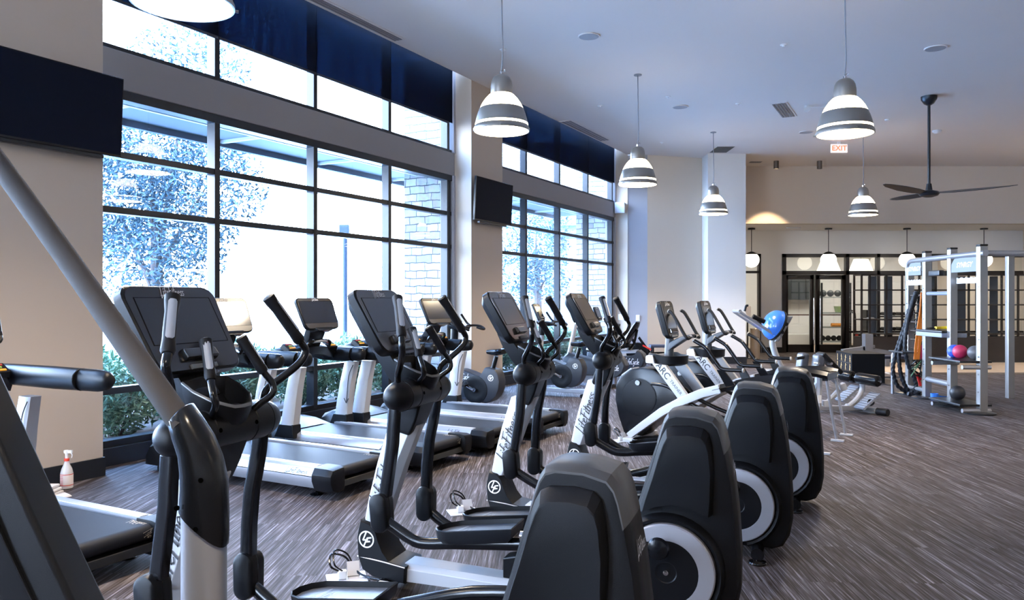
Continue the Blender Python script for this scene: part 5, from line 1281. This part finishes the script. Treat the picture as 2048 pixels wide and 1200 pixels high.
for px in (1615, 1640): m = MB(); m.cyl(R(px, 723, -.26), R(px+2, 723, -.36), .018); m.build('pin', CHR, t)
m = MB(); m.cyl(R(1587, 716, -.1), R(1607, 715, .0), .022); m.build('side_grip', GRIP, t)

# ---- storage rack at the right
RKX = {0: (6.61, 12.90), 1: (6.575, 12.30), 2: (6.50, 11.46), 3: (6.43, 10.62)}
b0 = Vector((6.575, 12.30, 0)); t = thing('training_rack', 'tall silver suspension and storage rack with grey name plates', 'training rack', b0)
POST = mat('rack_post', (.30, .29, .285), .30, metal=.6)
def rl(x, y, z): return (x-b0.x, y-b0.y, z)
for k, (x, y) in RKX.items():
    zt = 2.10 if k == 0 else (2.31 if k < 3 else 2.30)
    m = MB(); m.box(x-b0.x-.045, x-b0.x+.065, y-b0.y-.05, y-b0.y+.05, .02, zt); p_ = m.build('post', POST, t, bevel=.012)
    if k: m = MB(); m.box(x-b0.x-.047, x-b0.x+.067, y-b0.y-.052, y-b0.y+.052, zt, zt+.025); m.build('cap', METB, p_, bevel=.01)
    for z in [.3+.12*q for q in range(14)]:
        m = MB(); m.cyl((x-b0.x-.055, y-b0.y-.02, z), (x-b0.x-.045, y-b0.y-.02, z), .010, 8); m.build('stud', CHR, p_) if q_ is not None and int(z*100) % 24 < 13 else m.bm.free()
    m = MB(); m.lathe([(.20, 0), (.20, .02), (.15, .035)], (x-b0.x-.02, y-b0.y, 0), n=24); m.build('foot_pad', METB, t)
m = bars([rl(6.60, 12.93, 2.04), rl(6.60, 12.90, 2.14), rl(6.59, 12.80, 2.195), rl(6.56, 12.5, 2.20), rl(6.42, 10.5, 2.20)], .042, n=12, smooth=4); m.build('top_beam', SILV, t)
for (x, y0_, y1_, wrd) in ((6.50, 12.40, 12.80, 'SYNRGY'), (6.40, 10.72, 11.36, 'SYNRGY')):
    m = MB(); m.prism([(y0_-b0.y, 1.96), (y1_-b0.y, 1.96), (y1_-b0.y, 2.08), (y1_-b0.y-.08, 2.16), (y0_-b0.y, 2.17)], x-b0.x+.04, x-b0.x+.055)
    for v in m.bm.verts: v.co.x, v.co.y = v.co.y, v.co.x
    s_ = m.build('name_plate', mat('plate_grey', (.17, .185, .215), .5), t)
    place(text_mesh(wrd, .3, .03), 'lettering', LOGOW, s_, (x-b0.x+.037, (y0_+y1_)/2-b0.y, 2.06), (0, -1, 0), (0, 0, 1), .10, flip=False)
for z in (1.86, ):
    for (y0_, y1_) in ((12.35, 12.85), (10.67, 11.4)):
        m = MB(); R_ = []
        for k in range(13): yy = y0_+(y1_-y0_)*k/12; R_.append([(-.04, yy-b0.y, z-.06), (-.02, yy-b0.y, z-.06), (-.02, yy-b0.y, z+.03-.02*(k % 2)), (-.04, yy-b0.y, z+.03-.02*(k % 2))])
        m.loft(R_); m.build('hook_rail', WHT, t)
for z in [.62+.145*k for k in range(8)]:
    m = MB(); m.cyl((0.0, .06, z), (.02, .55, z), .012, 8); m.build('rung', CHR, t)
for z, r_, mm in ((1.66, .03, mat('bar_bluegrey', (.22, .25, .32), .4)), (.31, .042, SILV)):
    m = MB(); m.cyl(rl(6.575, 12.25, z), rl(6.505, 11.5, z), r_, 12); m.build('cross_bar', mm, t)
m = MB(); m.box(-.20, .16, -.80, -.06, 1.07, 1.10); m.build('shelf_tray', METB, t, bevel=.006)
m = MB(); m.box(-.20, .18, -.80, -.06, 1.00, 1.068); m.build('shelf_beam', mat('bar_bluegrey', (.22, .25, .32), .4), t, bevel=.01)
for z in (.70, .055+.05):
    m = MB(); m.box(-.46, -.02, -1.72, -.92, z, z+.03); m.build('ball_shelf', METB, t, bevel=.006)
    for yy in (-1.70, -.94):
        m = bars([(-.42, yy, z-.06), (-.03, yy, z-.06)], .03, n=10, smooth=0); m.build('shelf_bracket', SILV, t)
m = MB(); m.box(-.30, -.0, .15, .62, .70, .725); m.build('corner_shelf', METB, t, bevel=.004)
m = bars([(-.24, .6, .0), (-.24, .6, .60), (-.2, .6, .66), (0, .6, .66)], .024, n=10); m.build('corner_tube', SILV, t)
m = bars([(0, .6, .12), (.0, .0, .12)], .03, n=10, smooth=0); m.build('low_bar', SILV, t)
m = MB(); m.box(-.03, .06, -.42, -.10, 1.93, 2.02); m.build('number_box', METB, t, bevel=.02)
#   far row of the rack
for (x, y) in ((7.9, 12.3), (7.85, 11.46), (7.8, 10.62)):
    m = MB(); m.box(x-b0.x-.05, x-b0.x+.05, y-b0.y-.05, y-b0.y+.05, .0, 2.3); m.build('post', POST, t, bevel=.012)
m = bars([rl(6.5, 10.62, 2.2), rl(7.8, 10.62, 2.2)], .042, n=12, smooth=0); m.build('top_beam', SILV, t)
# rope
def rope(pts, r, sm=10, turns=9.0):
    P = [Vector(p) for p in pts]; Q_ = []
    N = len(P)
    for i in range(N-1):
        g = lambda k: P[max(0, min(N-1, k))]; p0, p1, p2, p3 = g(i-1), g(i), g(i+1), g(i+2)
        for k in range(sm): tt = k/sm; Q_.append(.5*((2*p1)+(-p0+p2)*tt+(2*p0-5*p1+4*p2-p3)*tt*tt+(-p0+3*p1-3*p2+p3)*tt**3))
    Q_.append(P[-1]); m = MB(); rings = []; u = Vector((0, 1, 0)); s_ = 0
    for i, p in enumerate(Q_):
        d = (Q_[min(len(Q_)-1, i+1)]-Q_[max(0, i-1)]).normalized(); u = (u-d*u.dot(d)).normalized(); v = d.cross(u)
        if i: s_ += (Q_[i]-Q_[i-1]).length
        tw = s_*turns*2*PI/3
        rings.append([p+(u*math.cos(a)+v*math.sin(a))*r*(1+.22*math.cos(3*(a-tw))) for a in [2*PI*k/12 for k in range(12)]])
    m.loft(rings); return m
t = thing('battle_rope', 'thick black twisted rope looped over the left side of the rack down to the floor', 'rope', (6.3, 12.75, 0))
def K(px, py, Y_=12.75, dy=0): p = pxp(px, py, Y_, dy); return (p.x-6.3, p.y-12.75, max(.03, p.z))
for k, pts in enumerate(([K(1833, 583), K(1820, 615), K(1812, 645), K(1800, 680), K(1790, 712), K(1786, 740), K(1793, 768), K(1806, 780), K(1816, 787)],
            [K(1834, 583, 12.7), K(1818, 640, 12.7), K(1806, 675, 12.7), K(1798, 705, 12.7), K(1801, 745, 12.7), K(1812, 775, 12.7), K(1822, 785, 12.7)],
            [K(1832, 584, 12.62), K(1816, 640, 12.62), K(1810, 690, 12.62), K(1815, 725, 12.62), K(1828, 755, 12.62), K(1832, 772, 12.62), K(1824, 785, 12.62), K(1815, 792, 12.62)],
            [K(1831, 583, 12.75), K(1838, 600, 12.75), K(1836, 640, 12.75), K(1833, 665, 12.75)], [K(1816, 787, 12.5), K(1826, 790, 12.5), K(1838, 786, 12.5), K(1830, 783, 12.6)])):
    m = rope(pts, .030, 14, 13); m.build('strand', mat('rope_black', (.010, .012, .018), .5, spec=.3), t, ang=60)
def band(name, lb, px, pts, w, m_, Y_=12.45, cat='band'):
    p0 = pxp(px[0], px[1], Y_); t = thing(name, lb, cat, p0)
    for ln in pts:
        V = [pxp(a, b, Y_)-p0 for a, b in ln]; m = MB(); R_ = []
        for i, v in enumerate(V):
            d = (V[min(len(V)-1, i+1)]-V[max(0, i-1)]).normalized(); n_ = Vector((-d.z, 0, d.x))*w
            R_.append([v+n_+Vector((0, .006, 0)), v-n_+Vector((0, .006, 0)), v-n_-Vector((0, .006, 0)), v+n_-Vector((0, .006, 0))])
        m.loft(R_); m.build('strip', m_, t)
    return t
band('resistance_band', 'long orange rubber band hanging on the rack', (1840, 650), [[(1844, 585), (1842, 620), (1836, 660), (1832, 690), (1830, 719)], [(1845, 600), (1844, 640), (1840, 680), (1836, 719)]], .022, mat('band_orange', (.85, .22, .02), .5), cat='resistance band')
band('resistance_band', 'red rubber band hanging below the orange one on the rack', (1838, 760), [[(1834, 748), (1838, 760), (1841, 772)], [(1837, 747), (1841, 760)]], .020, mat('band_red', (.75, .03, .03), .5), cat='resistance band')
band('resistance_band', 'crimson band beside the rack post behind the orange band', (1843, 705), [[(1843, 690), (1843, 720)]], .018, mat('band_crimson', (.45, .01, .05), .5), cat='resistance band')
t = thing('band_tangle', 'tangle of black and green handled tubes on the rack', 'resistance band', pxp(1836, 735, 12.4)); rnd = random.Random(3)
for k in range(6):
    m = bars([(rnd.uniform(-.12, .12), rnd.uniform(-.05, .05), rnd.uniform(-.16, .16)) for _ in range(5)], .009, n=6, smooth=5); m.build('loop', BLKS if k < 5 else mat('tube_green', (.08, .18, .09), .5), t)
t = thing('blue_band_roll', 'blue rubber band rolled on the floor at the foot of the rack', 'resistance band', ((1869-1024)/1550*12.1, 12.1, 0))
m = MB(); m.lathe([(.055, 0), (.057, .10), (.048, .10), (.046, .0)], (0, 0, 0), n=24, cap=False); m.build('roll', mat('band_blue', (.02, .16, .62), .45), t)
m = MB(); m.loft([[(.05, -.0, .0), (.05, .02, .0), (.05, .02, .07), (.05, 0, .07)], [(.2, .05, 0), (.2, .07, 0), (.2, .07, .05), (.2, .05, .05)], [(.38, .06, 0), (.38, .09, 0), (.38, .09, .035), (.38, .06, .035)]]); m.build('tail', mat('band_blue', (.02, .16, .62), .45), t)
for (px, py, Y_, r, col, lb, g_) in ((1908.5, 701, 11.15, .094, (.03, .09, .62), 'blue medicine ball on the rack shelf', 1), (1920, 702, 10.98, .098, (.42, .02, .08), 'dark red medicine ball on the rack shelf', 1), (1915, 779.5, 11.05, .103, (.015, .016, .02), 'black medicine ball on the lowest rack shelf', 1),
                                 (1950, 703, 10.8, .098, (.10, .10, .11), 'grey medicine ball on the rack shelf beyond the red one', 1)):
    p = pxp(px, py, Y_); p.z = (.73 if py < 750 else .135)+r; t = thing('medicine_ball', lb, 'ball', p, 0, 'medicine balls on the rack')
    m = MB(); m.ball((0, 0, 0), r, 28, 18); m.build('ball', mat('ball_%d' % int(px), col, .45, bump=.4, bscale=200), t)
t = thing('yellow_handle_tube', 'yellow handled exercise tube lying on the middle rack shelf', 'resistance band', pxp(1893, 655, 11.9)); t.location.z = 1.112
m = bars([(-.17, .0, .02), (-.06, .05, .02), (.06, .0, .025), (.16, .04, .02)], .022, n=8, smooth=5); m.build('handle', mat('yellow_plastic', (.85, .60, .02), .4), t)
m = bars([(-.3, .0, .012), (-.22, .06, .012), (-.16, 0, .012)], .012, n=6, smooth=5); m.build('tube', BLKS, t)

# dark wooden divider shelf
t = thing('divider_shelf', 'dark brown open grid room divider with a solid base', 'shelf', (8.47, 18.8, .04))
W_ = 5.6
m = MB(); m.box(0, W_, 0, .45, .0, .62); m.build('base_cabinet', WOODD, t, bevel=.004)
xs = [0, .195, .60, .985, 1.40, 1.80, 2.2, 2.6, 3.0, 3.4, 3.8, 4.2, 4.6, 5.0, 5.4]
for k, x in enumerate(xs):
    m = MB(); m.box(x, x+.04, 0, .04, .62, 2.12)
    if k in (0, len(xs)-1): m.box(x, x+.04, .41, .45, .62, 2.12)
    m.build('upright', WOODD, t)
for z in (.68, 1.03, 1.39, 1.75, 2.12): m = MB(); m.box(0, W_, 0, .45, z-.012, z+.018); m.build('shelf_board', WOODD, t)
for x in (.38, .78, 1.85, 2.6, 3.4): m = MB(); m.box(x, x+.20, .452, .47, .62, 2.10); m.build('grey_slat', mat('slat_grey', (.085, .09, .10), .5), t)
t = thing('magazine', 'thin open magazine lying on a middle board of the dark divider', 'magazine', (8.75, 18.95, .04+1.055))
m = MB(); m.box(-.22, .10, -.08, .1, -.004, .008); m.box(-.05, .08, -.06, .06, .008, .03); m.build('pages', mat('magazine_grey', (.3, .3, .3), .4), t)

# rower and stool beyond the recumbents
t = thing('rowing_machine', 'black rowing machine with red accents on a pale rail by the far wall', 'rowing machine', (2.85, 17.3, 0), math.radians(-10))
m = MB(); m.lathe([(.08, -.1), (.24, -.09), (.25, 0), (.24, .09), (.08, .1)], (-.05, 0, .36), (0, 1, 0), n=26); m.build('flywheel_cage', BLK, t)
m = MB(); m.obox((.16, -.12, .50), (.09, 0, -.05), (0, .01, 0), (.008, 0, .014)); m.build('red_strip', mat('red_paint', (.75, .03, .02), .4), t)
m = MB(); m.obox((.55, 0, .30), (.75, 0, .0), (0, .05, 0), (0, 0, .035)); m.build('rail', SILVL, t, bevel=.006)
m = MB(); m.obox((.1, 0, .55), (.12, 0, -.17), (0, .05, 0), (.02, 0, .02)); m.obox((-.1, -.1, .58), (.08, 0, -.13), (0, .03, 0), (.02, 0, .02)); m.build('foot_straps', BLKS, t)
for x in (-.2, 1.2): m = MB(); m.box(x-.03, x+.03, -.2, .2, 0, .05); m.box(x-.02, x+.02, -.03, .03, .04, .28); m.build('leg', METB, t)
m = MB(); m.obox((.75, 0, .37), (.11, 0, 0), (0, .14, 0), (0, 0, .025)); m.build('seat', BLK, t, bevel=.02)
t = thing('step_stool', 'small dark step stool standing before the beige far wall', 'stool', (3.42, 17.9, 0))
m = MB(); m.box(-.24, .24, -.16, .16, .46, .52); m.build('top', mat('stool_blue', (.03, .04, .07), .5), t, bevel=.012)
for x in (-.18, .18):
    for y in (-.1, .1): m = MB(); m.box(x-.02, x+.02, y-.02, y+.02, 0, .46); m.build('leg', METB, t)
m = MB(); m.box(-.18, .18, -.11, -.09, .2, .23); m.build('stretcher', METB, t)

# ================================================================== STUDIO BEHIND THE GLASS
def cone(px, w0, lb):  # glowing cone added in place of a shade's reflection in the glass
    t = thing('cone_reflection', lb, 'pendant lamp', ((px-1024)/1550*25.2, 25.2, 2.45), 0, 'glowing cones for lamp reflections')
    m = MB(); m.lathe([(.38, 0), (.22, .42)], (0, 0, 0), n=30, cap=False); m.build('shade', mat('reflection_glow', (.9, .85, .7), .6, emit=(1, .88, .66), estr=1.1), t)
    m = MB(); m.cyl((0, 0, .40), (0, 0, .84), .008); m.build('rod', METB, t)
cone(1657, 1, 'glowing cone added for a lamp reflection at the double door'); cone(1722, 1, 'glowing cone added for a lamp reflection at the side glass')
t = thing('storage_shelving', 'grey shelving unit with exercise gear behind the right glass door', 'shelving', (10.72, 25.9, .012))
for x in (-.45, .50): 
    for y in (-.2, .2): m = MB(); m.box(x-.025, x+.025, y-.025, y+.025, 0, 2.1); m.build('post', METB, t)
for z in (.15, .62, 1.10, 1.62): m = MB(); m.box(-.47, .52, -.22, .22, z-.02, z+.02); m.build('shelf_board', mat('shelf_grey', (.30, .33, .34), .5), t)
rnd = random.Random(12)
for k in range(5):
    p = (10.36+.185*k, 25.85, .012+.17+.09); t = thing('medicine_ball', ['black exercise ball on the lowest shelf, seen through the right glass door', 'black exercise ball low on the shelving, second from its left post', 'black exercise ball low in the middle of the shelving', 'black exercise ball low on the shelving, second from its right post', 'black exercise ball low at the right end of the shelving'][k], 'ball', p, 0, 'black balls on the studio shelving')
    m = MB(); m.ball((0, 0, 0), .09, 18, 12); m.build('ball', mat('studio_ball', (.012, .012, .014), .5), t)
for k in range(4):
    p = (10.38+.24*k, 25.85, .012+1.64+.11); t = thing('exercise_ball', ['dark ball on the top studio shelf, leftmost', 'dark ball on the top studio shelf, second from the left', 'dark ball on the top studio shelf, third from the left', 'dark ball on the top studio shelf, rightmost'][k], 'ball', p, 0, 'dark balls on the top studio shelf')
    m = MB(); m.ball((0, 0, 0), .11, 18, 12); m.build('ball', mat('studio_ball2', (.03, .035, .04), .5), t)
t = thing('yoga_mat', 'orange rolled mat on the second studio shelf', 'mat', (10.85, 25.8, .012+.70)); m = MB(); m.cyl((-.22, 0, 0), (.22, 0, 0), .06, 16); m.build('roll', mat('mat_orange', (.85, .32, .03), .6), t)
t = thing('gear_basket', 'pale green basket on the studio shelf', 'basket', (10.95, 25.85, .012+1.12)); m = MB(); m.loft([[(-.12, -.12, 0), (.12, -.12, 0), (.12, .12, 0), (-.12, .12, 0)], [(-.16, -.15, .2), (.16, -.15, .2), (.16, .15, .2), (-.16, .15, .2)]]); m.build('basket', mat('pale_green', (.4, .55, .25), .6), t)
t = thing('spin_bike', 'dark spin bike with a red stripe behind the side glass', 'exercise bike', (11.25, 24.7, .012))
m = MB(); m.lathe([(.05, -.04), (.24, -.035), (.24, .035), (.05, .04)], (-.1, 0, .32), (0, 1, 0), n=26); m.build('flywheel', BLK, t)
m = MB(); m.obox((-.3, -.05, .35), (.03, 0, -.05), (0, .01, 0), (.04, 0, .16)); m.build('red_stripe', mat('red_paint', (.75, .03, .02), .4), t)
m = bars([(-.35, 0, .35), (-.1, 0, .55), (.25, 0, .45), (.35, 0, .95)], .03, n=8); m.build('frame', METB, t)
m = bars([(-.3, 0, .45), (-.32, 0, 1.1), (-.5, -.15, 1.2)], .025, n=8); m.tube([(-.32, 0, 1.1), (-.5, .15, 1.2)], .02, n=8); m.build('handlebar', METB, t)
m = MB(); m.ball((.36, 0, .98), (.13, .08, .04)); m.build('saddle', BLKS, t)
for x in (-.5, .45): m = MB(); m.box(x-.03, x+.03, -.25, .25, 0, .05); m.build('stabilizer', METB, t)
m = MB(); m.box(-.5, .45, -.03, .03, .04, .09); m.build('base_beam', METB, t)

t = thing('wall_cabinet', 'dark wall cabinet high on the studio wall behind the left glass door', 'cabinet', (9.95, 27.1, 1.55))
m = MB(); m.box(-.75, .75, -.2, .19, 0, .95); m.build('body', mat('cabinet_dark', (.03, .035, .035), .3), t, bevel=.005)
for x in (-.25, .25): m = MB(); m.box(x-.01, x+.01, -.215, -.2, .05, .9); m.build('door_line', METB, t)
t = thing('low_panel', 'pale low cabinet standing along the studio wall behind the left door', 'cabinet', (9.8, 26.9, .012))
m = MB(); m.box(-.9, .8, -.3, .38, 0, .35); m.build('body', WHT, t, bevel=.01)
t = thing('dumbbell_rack', 'black rack with dumbbell heads behind the side glass', 'rack', (12.6, 26.0, .012))
m = MB(); m.box(-.8, .8, -.2, .2, .45, .5); m.box(-.8, .8, -.2, .2, .95, 1.0)
for x in (-.78, .78): m.box(x-.03, x+.03, -.22, .22, 0, 1.2)
m.build('frame', METB, t)
for z in (.57, 1.07):
    for k in range(6): m = MB(); m.cyl((-.62+.25*k, -.2, z), (-.62+.25*k, .15, z), .06, 12); m.build('dumbbell_head', BLK, t)
